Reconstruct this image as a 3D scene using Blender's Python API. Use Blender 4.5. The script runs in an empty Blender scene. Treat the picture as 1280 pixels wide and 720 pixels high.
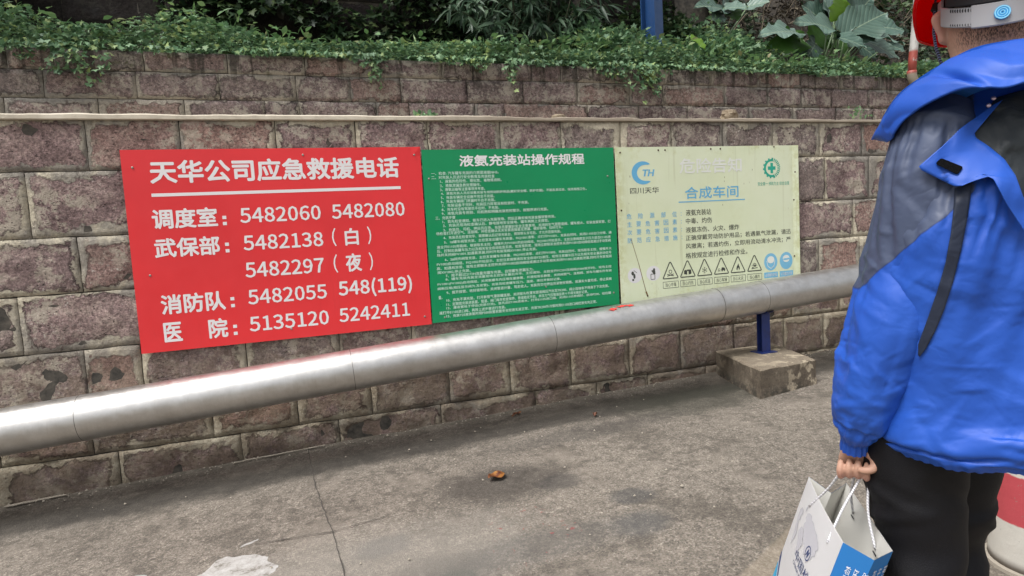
import bpy, math, random
import numpy as np
from mathutils import Vector, Matrix
from mathutils.bvhtree import BVHTree

# ------------------------------------------------------------------ camera, light, exposure
S = bpy.context.scene
COL = S.collection
CAM = Vector((0.0, 0.0, 1.46))
cam = bpy.data.cameras.new("camera")
cam.sensor_width = 36.0
cam.lens = 760.0 / 1280.0 * 36.0
cam.clip_start = 0.05
cam.clip_end = 2000
camo = bpy.data.objects.new("camera", cam)
COL.objects.link(camo)
RX = Vector((0.94625, -0.31807, -0.05861))      # right, in world
DN = Vector((-0.08269, -0.06273, -0.99460))     # image down
FW = Vector((0.31268, 0.94599, -0.08566))       # view direction
m = Matrix((RX, -DN, -FW)).transposed().to_4x4()
m.translation = CAM
camo.matrix_world = m
S.camera = camo

S.view_settings.view_transform = 'Standard'
S.view_settings.look = 'None'
S.view_settings.gamma = 1.0
S.view_settings.exposure = 0.5
w = bpy.data.worlds.new("World")
S.world = w
w.use_nodes = True
wn = w.node_tree
bg = wn.nodes["Background"]
sky = wn.nodes.new("ShaderNodeTexSky")
sky.sky_type = 'NISHITA'
sky.sun_disc = False
SUN_EL, SUN_AZ = 62.0, 245.0       # azimuth clockwise from +Y
sky.sun_elevation = math.radians(SUN_EL)
sky.sun_rotation = math.radians(SUN_AZ)
sky.dust_density = 5.0
sky.ozone_density = 0.6
sky.air_density = 1.0
hs = wn.nodes.new("ShaderNodeHueSaturation")      # an overcast sky is almost grey
hs.inputs["Saturation"].default_value = 0.22
wn.links.new(sky.outputs[0], hs.inputs["Color"])
wn.links.new(hs.outputs[0], bg.inputs[0])
bg.inputs[1].default_value = 0.135
sun = bpy.data.lights.new("sun", 'SUN')
sun.energy = 1.7
sun.angle = math.radians(22)
sun.color = (1.0, 0.98, 0.96)
suno = bpy.data.objects.new("sun", sun)
COL.objects.link(suno)
a, e = math.radians(SUN_AZ), math.radians(SUN_EL)
sd = Vector((math.sin(a) * math.cos(e), math.cos(a) * math.cos(e), math.sin(e)))
suno.rotation_euler = sd.to_track_quat('Z', 'Y').to_euler()
S.cycles.max_bounces = 6

random.seed(7)
RNG = np.random.default_rng(11)

# ------------------------------------------------------------------ numeric noise
def _h(ix, iy, iz):
    n = (ix * 73856093) ^ (iy * 19349663) ^ (iz * 83492791)
    n = (n ^ (n >> 13)) * 1274126177
    n = n & 0x7fffffff
    return ((n ^ (n >> 16)) & 0xffff) / 65535.0 * 2 - 1

def vnoise(p):
    p = np.asarray(p, float)
    i = np.floor(p).astype(np.int64)
    f = p - i
    f = f * f * (3 - 2 * f)
    r = 0
    for dx in (0, 1):
        wx = f[:, 0] if dx else 1 - f[:, 0]
        for dy in (0, 1):
            wy = f[:, 1] if dy else 1 - f[:, 1]
            for dz in (0, 1):
                wz = f[:, 2] if dz else 1 - f[:, 2]
                r = r + wx * wy * wz * _h(i[:, 0] + dx, i[:, 1] + dy, i[:, 2] + dz)
    return r

def fbm(p, o=3):
    p = np.asarray(p, float)
    r, am = 0, 1.0
    for k in range(o):
        r = r + am * vnoise(p * 2 ** k + 17.3 * k)
        am *= 0.5
    return r

def ridge(p, o=3):
    p = np.asarray(p, float)
    r, am = 0, 1.0
    for k in range(o):
        r = r + am * (1 - np.abs(vnoise(p * 2 ** k + 9.1 * k)) * 2.2)
        am *= 0.5
    return r

# ------------------------------------------------------------------ object helpers
def link(o, parent=None):
    COL.objects.link(o)
    if parent is not None:
        o.parent = parent
    return o

def mesh(name, v, f, mats=None, smooth=False):
    me = bpy.data.meshes.new(name)
    me.from_pydata([tuple(map(float, q)) for q in v], [], f)
    for mt in ([] if mats is None else (mats if isinstance(mats, (list, tuple)) else [mats])):
        me.materials.append(mt)
    if smooth:
        me.polygons.foreach_set("use_smooth", [True] * len(me.polygons))
    me.update()
    return me

def obj(name, v, f, mats=None, parent=None, smooth=False):
    return link(bpy.data.objects.new(name, mesh(name, v, f, mats, smooth)), parent)

def tag(o, label=None, cat=None, group=None, kind=None):
    if label: o["label"] = label
    if cat: o["category"] = cat
    if group: o["group"] = group
    if kind: o["kind"] = kind
    return o

def thing(name, loc, label, cat, group=None):
    o = bpy.data.objects.new(name, None)
    o.empty_display_size = 0.05
    o.location = loc
    link(o)
    return tag(o, label, cat, group)

def shift(v, loc):
    return [(q[0] - loc[0], q[1] - loc[1], q[2] - loc[2]) for q in v]

class MB:
    """collects simple solids into one mesh"""
    def __init__(self): self.v, self.f = [], []
    def add(self, v, f):
        n = len(self.v)
        self.v += [tuple(q) for q in v]
        self.f += [[i + n for i in q] for q in f]
        return self
    def box(self, a, b, bev=0.0):
        x0, y0, z0 = a; x1, y1, z1 = b
        if bev <= 0:
            return self.add([(x0,y0,z0),(x1,y0,z0),(x1,y1,z0),(x0,y1,z0),(x0,y0,z1),(x1,y0,z1),(x1,y1,z1),(x0,y1,z1)],
                            [[0,3,2,1],[4,5,6,7],[0,1,5,4],[1,2,6,5],[2,3,7,6],[3,0,4,7]])
        ring = lambda z, k: [(x0+k,y0,z),(x1-k,y0,z),(x1,y0+k,z),(x1,y1-k,z),(x1-k,y1,z),(x0+k,y1,z),(x0,y1-k,z),(x0,y0+k,z)]
        r0 = [(x0+bev,y0+bev,z0)]; 
        v = ring(z0, bev) + ring(z1, bev)
        f = [[i, (i+1) % 8, (i+1) % 8 + 8, i + 8] for i in range(8)] + [list(range(8))[::-1], list(range(8, 16))]
        return self.add(v, f)
    def tube(self, pts, r, n=10, cap=True):
        v, f = tube(pts, r, n, cap)
        return self.add(v, f)
    def build(self, name, mats, parent=None, smooth=False):
        return obj(name, self.v, self.f, mats, parent, smooth)

def frames(pts):
    P = [Vector(p) for p in pts]
    T = []
    for i in range(len(P)):
        a = P[max(0, i - 1)]; b = P[min(len(P) - 1, i + 1)]
        T.append((b - a).normalized())
    up = Vector((0, 0, 1)) if abs(T[0].z) < 0.9 else Vector((0, 1, 0))
    n = (up - T[0] * up.dot(T[0])).normalized()
    N = [n]
    for i in range(1, len(P)):
        n = N[-1] - T[i] * N[-1].dot(T[i])
        N.append(n.normalized())
    return P, T, N

def tube(pts, r, n=10, cap=True):
    P, T, N = frames(pts)
    if not hasattr(r, '__len__'): r = [r] * len(P)
    v, f = [], []
    for p, t, nn, rad in zip(P, T, N, r):
        b = t.cross(nn)
        for k in range(n):
            a = 2 * math.pi * k / n
            v.append(tuple(p + (nn * math.cos(a) + b * math.sin(a)) * rad))
    for i in range(len(P) - 1):
        for k in range(n):
            k2 = (k + 1) % n
            f.append([i*n+k, i*n+k2, (i+1)*n+k2, (i+1)*n+k])
    if cap:
        f.append(list(range(n))[::-1]); f.append([(len(P)-1)*n+k for k in range(n)])
    return v, f

def lathe(prof, n=32, axis=(0, 0)):
    v, f = [], []
    for r, z in prof:
        for k in range(n):
            a = 2 * math.pi * k / n
            v.append((axis[0] + r * math.cos(a), axis[1] + r * math.sin(a), z))
    for i in range(len(prof) - 1):
        for k in range(n):
            k2 = (k + 1) % n
            f.append([i*n+k, i*n+k2, (i+1)*n+k2, (i+1)*n+k])
    f.append(list(range(n))[::-1]); f.append([(len(prof)-1)*n+k for k in range(n)])
    return v, f

def interp(xs, keys):
    """smooth (Catmull-Rom like) interpolation of rows of keys; keys[:,0] is the parameter"""
    keys = np.asarray(keys, float)
    t = keys[:, 0]; V = keys[:, 1:]
    xs = np.clip(np.asarray(xs, float), t[0], t[-1])
    M = np.gradient(V, t, axis=0)
    k = np.clip(np.searchsorted(t, xs, side='right') - 1, 0, len(t) - 2)
    h = (t[k+1] - t[k])
    u = ((xs - t[k]) / h)[:, None]; h = h[:, None]
    return ((2*u**3-3*u**2+1)*V[k] + (u**3-2*u**2+u)*h*M[k] + (-2*u**3+3*u**2)*V[k+1] + (u**3-u**2)*h*M[k+1])

# ------------------------------------------------------------------ materials
class Mat:
    def __init__(s, name, rough=0.8, metal=0.0, spec=0.5, color=None):
        s.m = bpy.data.materials.new(name); s.m.use_nodes = True
        s.t = s.m.node_tree; s.b = s.t.nodes["Principled BSDF"]
        s.b.inputs["Roughness"].default_value = rough
        s.b.inputs["Metallic"].default_value = metal
        s.b.inputs["Specular IOR Level"].default_value = spec
        if color: s.b.inputs["Base Color"].default_value = (*color, 1)
    def put(s, sock, val):
        if isinstance(val, bpy.types.NodeSocket): s.t.links.new(val, sock)
        elif isinstance(val, tuple) and len(val) == 3 and len(getattr(sock, 'default_value', ())if hasattr(sock.default_value,'__len__') else ()) == 4: sock.default_value = (*val, 1)
        else: sock.default_value = val
    def n(s, typ, out=0, **kw):
        nd = s.t.nodes.new("ShaderNode" + typ)
        for k, v in kw.items():
            if k.startswith('_'): setattr(nd, k[1:], v)
            elif k.startswith('i') and k[1:].isdigit(): s.put(nd.inputs[int(k[1:])], v)
            else: s.put(nd.inputs[k.replace('__', ' ')], v)
        return nd.outputs[out]
    def pos(s): return s.n("NewGeometry")
    def objc(s): return s.n("TexCoord", 3)
    def map(s, vec, scale=(1, 1, 1), loc=(0, 0, 0), rot=(0, 0, 0)):
        return s.n("Mapping", Vector=vec, Scale=scale, Location=loc, Rotation=rot)
    def noise(s, vec, scale, detail=4, rough=0.6, dist=0.0, color=False):
        return s.n("TexNoise", 1 if color else 0, Vector=vec, Scale=scale, Detail=detail, Roughness=rough, Distortion=dist)
    def voro(s, vec, scale, out=0, feature='F1', rand=1.0):
        return s.n("TexVoronoi", out, _feature=feature, Vector=vec, Scale=scale, Randomness=rand)
    def math(s, op, a, b=0.0, c=None, clamp=False):
        kw = dict(_operation=op, _use_clamp=clamp, i0=a, i1=b)
        if c is not None: kw['i2'] = c
        return s.n("Math", **kw)
    def step(s, x, lo, hi, a=0.0, b=1.0):
        return s.n("MapRange", _interpolation_type='SMOOTHSTEP', Value=x, i1=lo, i2=hi, i3=a, i4=b)
    def mix(s, fac, a, b, mode='MIX'):
        nd = s.t.nodes.new("ShaderNodeMix"); nd.data_type = 'RGBA'; nd.blend_type = mode
        s.put(nd.inputs[0], fac); s.put(nd.inputs[6], a); s.put(nd.inputs[7], b)
        return nd.outputs[2]
    def ramp(s, x, stops):
        nd = s.t.nodes.new("ShaderNodeValToRGB"); cr = nd.color_ramp
        while len(cr.elements) < len(stops): cr.elements.new(0.5)
        for el, (p, c) in zip(cr.elements, stops):
            el.position = p; el.color = (*c, 1)
        s.put(nd.inputs[0], x)
        return nd.outputs[0]
    def attr(s, name, out=2):
        return s.n("Attribute", out, _attribute_name=name)
    def sep(s, v):
        nd = s.t.nodes.new("ShaderNodeSeparateXYZ"); s.put(nd.inputs[0], v); return nd.outputs
    def color(s, c): s.put(s.b.inputs["Base Color"], c); return s
    def rough(s, c): s.put(s.b.inputs["Roughness"], c); return s
    def bump(s, h, strength=0.5, dist=0.01):
        s.put(s.b.inputs["Normal"], s.n("Bump", Height=h, Strength=strength, Distance=dist)); return s

def stone_mat(name, dark=1.0, grime=0.5, cream=(0.43, 0.37, 0.27), mortar_w=0.03, streak=False, topz=None, fine=0.0):
    M = Mat(name, 0.9, spec=0.25)
    p0_ = M.pos()
    rnd = M.n("ObjectInfo", 5)
    off_ = M.n("CombineXYZ", X=M.math('MULTIPLY', rnd, 37.0), Y=0.0, Z=M.math('MULTIPLY', rnd, 91.0))
    p = M.n("VectorMath", 0, _operation='ADD', i0=p0_, i1=off_)      # every block has its own pattern
    e = M.attr("edge")
    base = M.ramp(M.math('ADD', M.math('MULTIPLY', M.noise(p, 5.0, 6, 0.7), .6), M.math('MULTIPLY', M.noise(p, 32, 6, 0.8), .4)), [(0.36, (0.085*dark, 0.058*dark, 0.056*dark)), (0.45, (0.155*dark, 0.107*dark, 0.103*dark)), (0.54, (0.215*dark, 0.155*dark, 0.143*dark)), (0.66, (0.31*dark, 0.245*dark, 0.21*dark))])
    base = M.mix(M.step(rnd, 0.70, 1.0, 0, 0.5), base, (0.26*dark, 0.155*dark, 0.115*dark))
    base = M.mix(M.step(rnd, 0.45, 0.0, 0, 0.65), base, (0.145*dark, 0.122*dark, 0.108*dark))
    # fine grain
    base = M.mix(0.85, base, M.ramp(M.noise(p, 55, 6, 0.82), [(0.34, (0.12, 0.12, 0.12)), (0.5, (0.48, 0.48, 0.48)), (0.64, (0.92, 0.92, 0.92))]), 'OVERLAY')
    # pale lime crumbs and skins
    big = M.noise(p, 2.3, 3, 0.6)
    lime = M.math('MULTIPLY', M.step(M.noise(p, 48, 6, 0.8), 0.57, 0.62), M.step(big, 0.40, 0.60))
    base = M.mix(M.math('MULTIPLY', lime, 0.75), base, (0.45*dark, 0.42*dark, 0.37*dark))
    skin = M.math('MULTIPLY', M.step(M.noise(p, 10, 8, 0.8), 0.50, 0.55), M.step(M.noise(p, 1.7, 3, 0.5), 0.40, 0.56))
    base = M.mix(M.math('MULTIPLY', skin, 0.7), base, (0.36*dark, 0.325*dark, 0.26*dark))
    # dark pits
    pit = M.math('MAXIMUM', M.math('MULTIPLY', M.step(M.voro(M.map(p, (1, 1, 2.0)), 40), 0.22, 0.10), M.step(M.noise(p, 7, 3), 0.46, 0.58)), M.math('MULTIPLY', M.step(M.noise(M.map(p, (1, 1, 2.2)), 40, 6, .75), .60, .64), M.step(M.noise(p, 4, 3), .45, .55)))
    base = M.mix(pit, base, (0.03, 0.026, 0.024))
    # mortar smear with a torn edge
    ps_ = p; p = p0_
    jag = M.math('MULTIPLY_ADD', M.noise(p, 11, 7, 0.72, 0.6), 0.15, -0.075)
    jag2 = M.math('MULTIPLY_ADD', M.noise(p, 2.6, 3, 0.5), 0.16, -0.08)
    ee = M.math('ADD', M.math('ADD', e, jag), jag2)
    mort = M.math('MULTIPLY', M.step(ee, mortar_w + 0.004, mortar_w - 0.004), M.step(M.noise(p, 18, 6, .75), .30, .42, .35, 1.0))
    crackl = M.math('MULTIPLY', M.step(M.math('ABSOLUTE', M.math('SUBTRACT', ee, mortar_w + 0.006)), 0.006, 0.001), M.step(M.noise(p, 4, 3), 0.42, 0.58))
    mcol = M.ramp(M.noise(p, 1.6, 5, 0.65, 0.4), [(0.32, (0.17*dark, 0.155*dark, 0.135*dark)), (0.44, (0.22*dark, 0.2*dark, 0.17*dark)), (0.52, tuple(c*dark*0.86 for c in cream)), (0.7, tuple(c*dark for c in cream))])
    mcol = M.mix(0.5, mcol, M.ramp(M.noise(p, 60, 5, 0.7), [(0.3, (0.28, 0.28, 0.28)), (0.7, (0.75, 0.75, 0.75))]), 'OVERLAY')
    c = M.mix(mort, base, mcol)
    c = M.mix(M.math('MULTIPLY', crackl, 0.42), c, (0.02, 0.018, 0.017))
    # grime blotches
    g = M.step(M.noise(p, 3.2, 8, 0.78), 0.50, 0.72)
    c = M.mix(M.math('MULTIPLY', g, grime), c, (0.035, 0.034, 0.033))
    xyz = M.sep(p)
    # damp and soil at the foot
    foot = M.math('MULTIPLY', M.step(M.math('SUBTRACT', xyz[2], M.math('MULTIPLY', xyz[0], 0.033)), 0.55, 0.15), M.step(M.noise(p, 6, 5, 0.7), 0.35, 0.6))
    low = M.math('MULTIPLY', M.step(xyz[2], 1.15, 0.55), M.step(M.noise(p, 8, 7, 0.78), 0.36, 0.56))
    if not streak: c = M.mix(M.math('MULTIPLY', low, 0.58), c, (0.27, 0.205, 0.14))
    c = M.mix(M.math('MULTIPLY', foot, 0.45), c, (0.115, 0.094, 0.07))
    hsv = M.n("HueSaturation", Saturation=(.82 if streak else .98), Color=c); c = hsv
    if streak:
        sn = M.noise(M.map(p, (1, 1, 0.09)), 16, 5, 0.6)
        st = M.math('MULTIPLY', M.step(sn, 0.5, 0.62), M.step(M.math('ADD', xyz[2], M.math('MULTIPLY', M.noise(p, 5, 3), 0.25)), topz - 0.16, topz + 0.10))
        c = M.mix(M.math('MULTIPLY', st, 0.8), c, (0.03, 0.028, 0.022))
        moss = M.math('MULTIPLY', M.step(M.noise(p, 3.5, 5, 0.7, 0.6), 0.60, 0.68), M.step(xyz[2], topz - 0.25, topz - 0.03))
        c = M.mix(M.math('MULTIPLY', moss, 0.75), c, (0.05, 0.062, 0.016))
    M.color(c)
    h = M.math('ADD', M.math('MULTIPLY', M.noise(p, 28, 7, 0.72), 1.0), M.math('MULTIPLY', M.noise(p, 110, 3, 0.7), 0.35))
    h = M.math('SUBTRACT', h, M.math('MULTIPLY', pit, 0.6))
    h = M.math('SUBTRACT', h, M.math('MULTIPLY', crackl, 0.5))
    h = M.math('ADD', h, M.math('MULTIPLY', mort, 0.45))
    M.bump(h, 0.85, 0.022)
    return M.m

def leaf_mat(name, cols, rough=0.5, var=0.5, tl=0.25, veins=False):
    M = Mat(name, rough, spec=0.4)
    r = M.n("NewGeometry", 8)
    c = M.ramp(r, cols)
    nz = M.noise(M.objc(), 2.2, 3, 0.6)
    c = M.mix(M.step(nz, 0.4, 0.62, 0, 0.45), c, tuple(x * 0.55 for x in cols[0][1]))
    M.color(c)
    M.b.inputs["Transmission Weight"].default_value = 0.0
    tr = M.t.nodes.new("ShaderNodeBsdfTranslucent")
    M.put(tr.inputs[0], c)
    mx = M.t.nodes.new("ShaderNodeMixShader"); mx.inputs[0].default_value = tl
    M.t.links.new(M.b.outputs[0], mx.inputs[1]); M.t.links.new(tr.outputs[0], mx.inputs[2])
    M.t.links.new(mx.outputs[0], M.t.nodes["Material Output"].inputs[0])
    return M.m

def paint(name, col, rough=0.45, dirt=0.15, spec=0.5, scale=6, dirtcol=None):
    M = Mat(name, rough, spec=spec)
    p = M.pos()
    nz = M.noise(p, scale, 5, 0.7)
    c = M.mix(M.step(nz, 0.45, 0.75, 0, dirt), col, dirtcol or tuple(x * 0.4 for x in col))
    M.color(c); M.rough(M.step(M.noise(p, scale * 3, 4), 0.3, 0.8, rough * 0.8, min(1, rough * 1.3)))
    M.bump(M.noise(p, 9, 3), 0.08, 0.01)
    return M.m

# ------------------------------------------------------------------ ground
GS, GZ = 0.033, 0.135
def gz(x): return GZ + GS * max(-60.0, min(60.0, x))

M = Mat("pavement_concrete", 0.85, spec=0.35)
p = M.pos(); X = M.sep(p)
agg = M.ramp(M.voro(p, 120, 1), [(0.0, (0.10, 0.085, 0.07)), (0.35, (0.19, 0.165, 0.135)), (0.7, (0.29, 0.25, 0.205)), (1.0, (0.50, 0.45, 0.38))])
base = M.ramp(M.noise(p, 1.1, 6, 0.65, 0.3), [(0.3, (0.135, 0.117, 0.098)), (0.5, (0.20, 0.173, 0.143)), (0.72, (0.27, 0.235, 0.195))])
c = M.mix(0.5, base, agg)
c = M.mix(0.52, c, M.ramp(M.noise(p, 105, 5, 0.85), [(0.36, (0.06, 0.06, 0.06)), (0.5, (0.5, 0.5, 0.5)), (0.64, (0.96, 0.96, 0.96))]), 'OVERLAY')
c = M.mix(0.6, c, M.ramp(M.noise(p, 22, 6, 0.8), [(0.36, (0.25, 0.25, 0.25)), (0.5, (0.5, 0.5, 0.5)), (0.64, (0.75, 0.75, 0.75))]), 'OVERLAY')
c = M.mix(M.step(M.noise(p, 3.3, 8, 0.8, .3), .50, .57, 0, .48), c, (0.08, 0.068, 0.055))
c = M.mix(M.step(M.noise(p, 1.7, 7, 0.72), .53, .62, 0, .32), c, (0.33, 0.285, 0.235))
c = M.mix(M.step(M.noise(p, 13, 6, 0.8), .60, .66, 0, .45), c, (0.06, 0.052, 0.045))
spk = M.step(M.voro(p, 95), 0.13, 0.06)
c = M.mix(M.math('MULTIPLY', spk, M.step(M.noise(p, 60, 2), 0.5, 0.6, 0, 0.55)), c, (0.04, 0.036, 0.032))
nz = M.noise(p, 2.4, 6, 0.7, 0.5); nf = M.noise(p, 8, 5, 0.7)
wob = M.math('MULTIPLY_ADD', nz, 0.5, -0.25); wof = M.math('MULTIPLY_ADD', nf, 0.14, -0.07)
# damp strip along the wall foot
yy = M.math('ADD', M.math('ADD', X[1], M.math('MULTIPLY', wob, 0.35)), wof)
band = M.math('MULTIPLY', M.step(yy, 3.56, 3.72), M.step(yy, 4.06, 3.84))
c = M.mix(M.math('MULTIPLY', band, 0.74), c, (0.030, 0.028, 0.025))
wallfoot = M.step(yy, 3.98, 4.12)
c = M.mix(M.math('MULTIPLY', wallfoot, 0.45), c, (0.085, 0.074, 0.055))
def blot(cx, cy, rx, ry, col, amt, c, soft=0.35, w=1.0):
    dx = M.math('DIVIDE', M.math('SUBTRACT', X[0], cx), rx)
    dy = M.math('DIVIDE', M.math('SUBTRACT', X[1], cy), ry)
    d = M.math('SQRT', M.math('ADD', M.math('MULTIPLY', dx, dx), M.math('MULTIPLY', dy, dy)))
    d = M.math('ADD', d, M.math('MULTIPLY', M.math('ADD', wob, wof), 2.6 * w))
    return M.mix(M.step(d, 1.0 + soft, 1.0 - soft, 0, amt), c, col)
c = blot(0.90, 2.98, 0.34, 0.22, (0.055, 0.047, 0.04), 0.7, c, 0.45)
c = blot(1.14, 2.86, 0.13, 0.10, (0.05, 0.047, 0.045), 0.55, c, 0.3)
c = blot(1.38, 2.52, 0.11, 0.08, (0.08, 0.08, 0.08), 0.55, c, 0.3)
c = blot(1.28, 2.27, 0.12, 0.10, (0.10, 0.10, 0.10), 0.5, c, 0.4)
c = blot(0.34, 2.32, 0.22, 0.12, (0.055, 0.047, 0.042), 0.62, c, 0.4)
c = blot(0.42, 2.22, 0.09, 0.07, (0.035, 0.055, 0.035), 0.6, c, 0.3)
c = blot(0.20, 2.62, 0.13, 0.09, (0.09, 0.09, 0.09), 0.6, c, 0.4)
c = blot(2.55, 3.65, 0.55, 0.30, (0.03, 0.032, 0.022), 0.62, c, 0.5)
c = blot(1.6, 3.45, 0.6, 0.12, (0.06, 0.055, 0.05), 0.45, c, 0.5)
c = blot(-0.1, 2.45, 0.9, 0.35, (0.36, 0.33, 0.285), 0.45, c, 0.5)
c = blot(0.85, 2.3, 0.5, 0.12, (0.10, 0.098, 0.095), 0.35, c, 0.5)
sd_l = M.math('ADD', M.math('SUBTRACT', M.math('MULTIPLY', M.math('SUBTRACT', X[0], 1.25), 0.47), M.math('SUBTRACT', X[1], 1.70)), M.math('MULTIPLY', wof, .25))
pal = M.math('MULTIPLY', M.step(sd_l, -.012, .012), M.step(X[0], 2.3, 1.9))
c = M.mix(M.math('MULTIPLY', pal, .38), c, (.40, .33, .24))
# flecks of old red paint
rf = M.math('MULTIPLY', M.step(M.noise(p, 26, 5, 0.7), 0.63, 0.66), 1.0)
dx = M.math('SUBTRACT', X[0], 0.80); dy = M.math('SUBTRACT', X[1], 2.42)
dd = M.math('SQRT', M.math('ADD', M.math('MULTIPLY', dx, dx), M.math('MULTIPLY', dy, dy)))
c = M.mix(M.math('MULTIPLY', rf, M.step(dd, 0.32, 0.2, 0, 0.6)), c, (0.34, 0.06, 0.06))
c = M.mix(1.0, c, (.84, .845, .85), 'MULTIPLY')
M.color(c)
M.rough(M.step(M.math('ADD', band, M.noise(p, 5, 3)), 0.2, 1.4, 0.9, 0.62))
M.bump(M.math('ADD', M.voro(p, 150), M.math('MULTIPLY', M.noise(p, 260, 4, 0.8), 1.0)), 0.5, 0.005)
PAVE = M.m

xs = np.concatenate([[-60, -20, -8], np.linspace(-4, 9, 66), [14, 30, 60]])
ys = np.concatenate([[-60, -20, -6], np.linspace(-2, 4.16, 42), [4.5]])
v, f = [], []
gx, gy = np.meshgrid(xs, ys, indexing='ij')
hgt = GZ + GS * gx + 0.004 * fbm(np.stack([gx.ravel()*1.7, gy.ravel()*1.7, gx.ravel()*0], 1)).reshape(gx.shape)
hgt += 0.018 * np.clip((gy - 3.95) / 0.2, 0, 1)          # haunch of mortar at the wall foot
ny = len(ys)
for i in range(len(xs)):
    for j in range(ny): v.append((xs[i], ys[j], hgt[i, j]))
for i in range(len(xs) - 1):
    for j in range(ny - 1): f.append([i*ny+j, (i+1)*ny+j, (i+1)*ny+j+1, i*ny+j+1])
tag(obj("pavement", v, f, PAVE, smooth=True), kind="structure")

# slab joints and cracks: thin dark dirt-filled strips lying in the surface
JM = Mat("joint_dirt", 0.95, color=(0.065, 0.058, 0.05)).m
def strip(pts, w, z=0.006, seed=0):
    v, f = [], []
    r = random.Random(seed)
    P = []
    for (x0, y0), (x1, y1) in zip(pts[:-1], pts[1:]):
        n = max(2, int(math.hypot(x1-x0, y1-y0) / 0.04))
        for k in range(n): P.append((x0+(x1-x0)*k/n, y0+(y1-y0)*k/n))
    P.append(pts[-1])
    for k, (x, y) in enumerate(P):
        a = P[max(0, k-1)]; b = P[min(len(P)-1, k+1)]
        dx, dy = b[0]-a[0], b[1]-a[1]; L = math.hypot(dx, dy) or 1
        j = r.uniform(-.004, .004); ww = w * r.uniform(0.4, 1.3)
        nx, ny_ = -dy/L, dx/L
        for s in (-1, 1):
            X_, Y_ = x + nx*(j+s*ww/2), y + ny_*(j+s*ww/2)
            zz = gz(X_) + 0.004*fbm(np.array([[X_*1.7, Y_*1.7, 0]]))[0] + 0.018*min(1, max(0, (Y_-3.95)/.2)) + z
            v.append((X_, Y_, zz))
    for k in range(len(P)-1): f.append([2*k, 2*k+2, 2*k+3, 2*k+1])
    return v, f
for k, (pts, w_) in enumerate([([(-0.107, 4.12), (-0.07, 3.5), (0.011, 2.74), (0.06, 2.0), (0.12, 0.5)], 0.0045),
                ([(-0.34, 2.92), (0.0, 2.86), (0.25, 2.9)], 0.006),
                ([(3.02, 3.30), (3.42, 3.10), (3.75, 2.85)], 0.005)]):
    v, f = strip(pts, w_, seed=k)
    tag(obj("pavement_crack", v, f, JM), kind="structure")
# ------------------------------------------------------------------ masonry
def block(x0, x1, z0, z1, yf, mat, parent, rough=0.012, cell=0.035, seed=0, slope=0.0, name="stone_block", depth=0.07, round_=0.006):
    nx = max(4, int((x1-x0)/cell)); nz = max(4, int((z1-z0)/cell))
    us = np.linspace(0, 1, nx+1); vs = np.linspace(0, 1, nz+1)
    U, V = np.meshgrid(us, vs, indexing='ij')
    g = 0.0025
    Xc = x0 + g + (x1-x0-2*g)*U; Zc = z0 + g + (z1-z0-2*g)*V
    e = np.minimum(np.minimum(Xc-x0, x1-Xc), np.minimum(Zc-z0, z1-Zc))
    Pn = np.stack([Xc.ravel()*9+seed*3.1, np.full(Xc.size, seed*1.7), Zc.ravel()*9], 1)
    d = fbm(Pn, 3).reshape(U.shape) * rough
    off = random.uniform(-0.004, 0.006)
    Y = yf + off*np.clip(e/0.03, 0, 1) - d*np.clip(e/0.03, 0, 1) + round_*np.exp(-e/0.006)
    # ragged outline
    jx = fbm(np.stack([Zc.ravel()*14, Xc.ravel()*3, np.full(Xc.size, seed)], 1), 2).reshape(U.shape)*0.0035
    Xc = Xc + jx
    Zc = Zc + fbm(np.stack([Xc.ravel()*10, Zc.ravel()*4, np.full(Xc.size, seed+5.)], 1), 2).reshape(U.shape)*0.0035 + slope*(Xc-x0)
    v = [(a, b, c) for a, b, c in zip(Xc.ravel(), Y.ravel(), Zc.ravel())]
    n1 = nz+1
    f = [[i*n1+j, (i+1)*n1+j, (i+1)*n1+j+1, i*n1+j+1] for i in range(nx) for j in range(nz)]
    loop = [i*n1 for i in range(nx+1)] + [nx*n1+j for j in range(1, nz+1)] + [i*n1+nz for i in range(nx-1, -1, -1)] + [j for j in range(nz-1, 0, -1)]
    b0 = len(v)
    for q in loop: v.append((v[q][0], yf+depth, v[q][2]))
    L = len(loop)
    for k in range(L): f.append([loop[(k+1) % L], loop[k], b0+k, b0+(k+1) % L])
    o = obj(name, v, f, mat, parent, smooth=False)
    at = o.data.attributes.new("edge", 'FLOAT', 'POINT')
    at.data.foreach_set("value", list(map(float, list(e.ravel()) + [0.0]*L)))
    sm = [True]*(nx*nz) + [False]*L
    o.data.polygons.foreach_set("use_smooth", sm)
    return o

STONE = stone_mat("red_sandstone_lower", 1.42, 0.22, cream=(0.43, 0.385, 0.295), mortar_w=0.034)
STONE_U = stone_mat("red_sandstone_upper", 0.92, 0.6, cream=(0.36, 0.315, 0.25), mortar_w=0.012, streak=True, topz=2.93)
STONE_D = stone_mat("shade_darkened_wet_stone", 0.10, 0.8, mortar_w=0.012)  # wet stone, its colour scaled far down to paint in shade
MORT = Mat("mortar_bed", 0.95); MORT.color(MORT.ramp(MORT.noise(MORT.pos(), 20, 5, 0.7), [(0.35, (0.03, 0.028, 0.025)), (0.7, (0.12, 0.105, 0.085))]))
MORT = MORT.m

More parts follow.
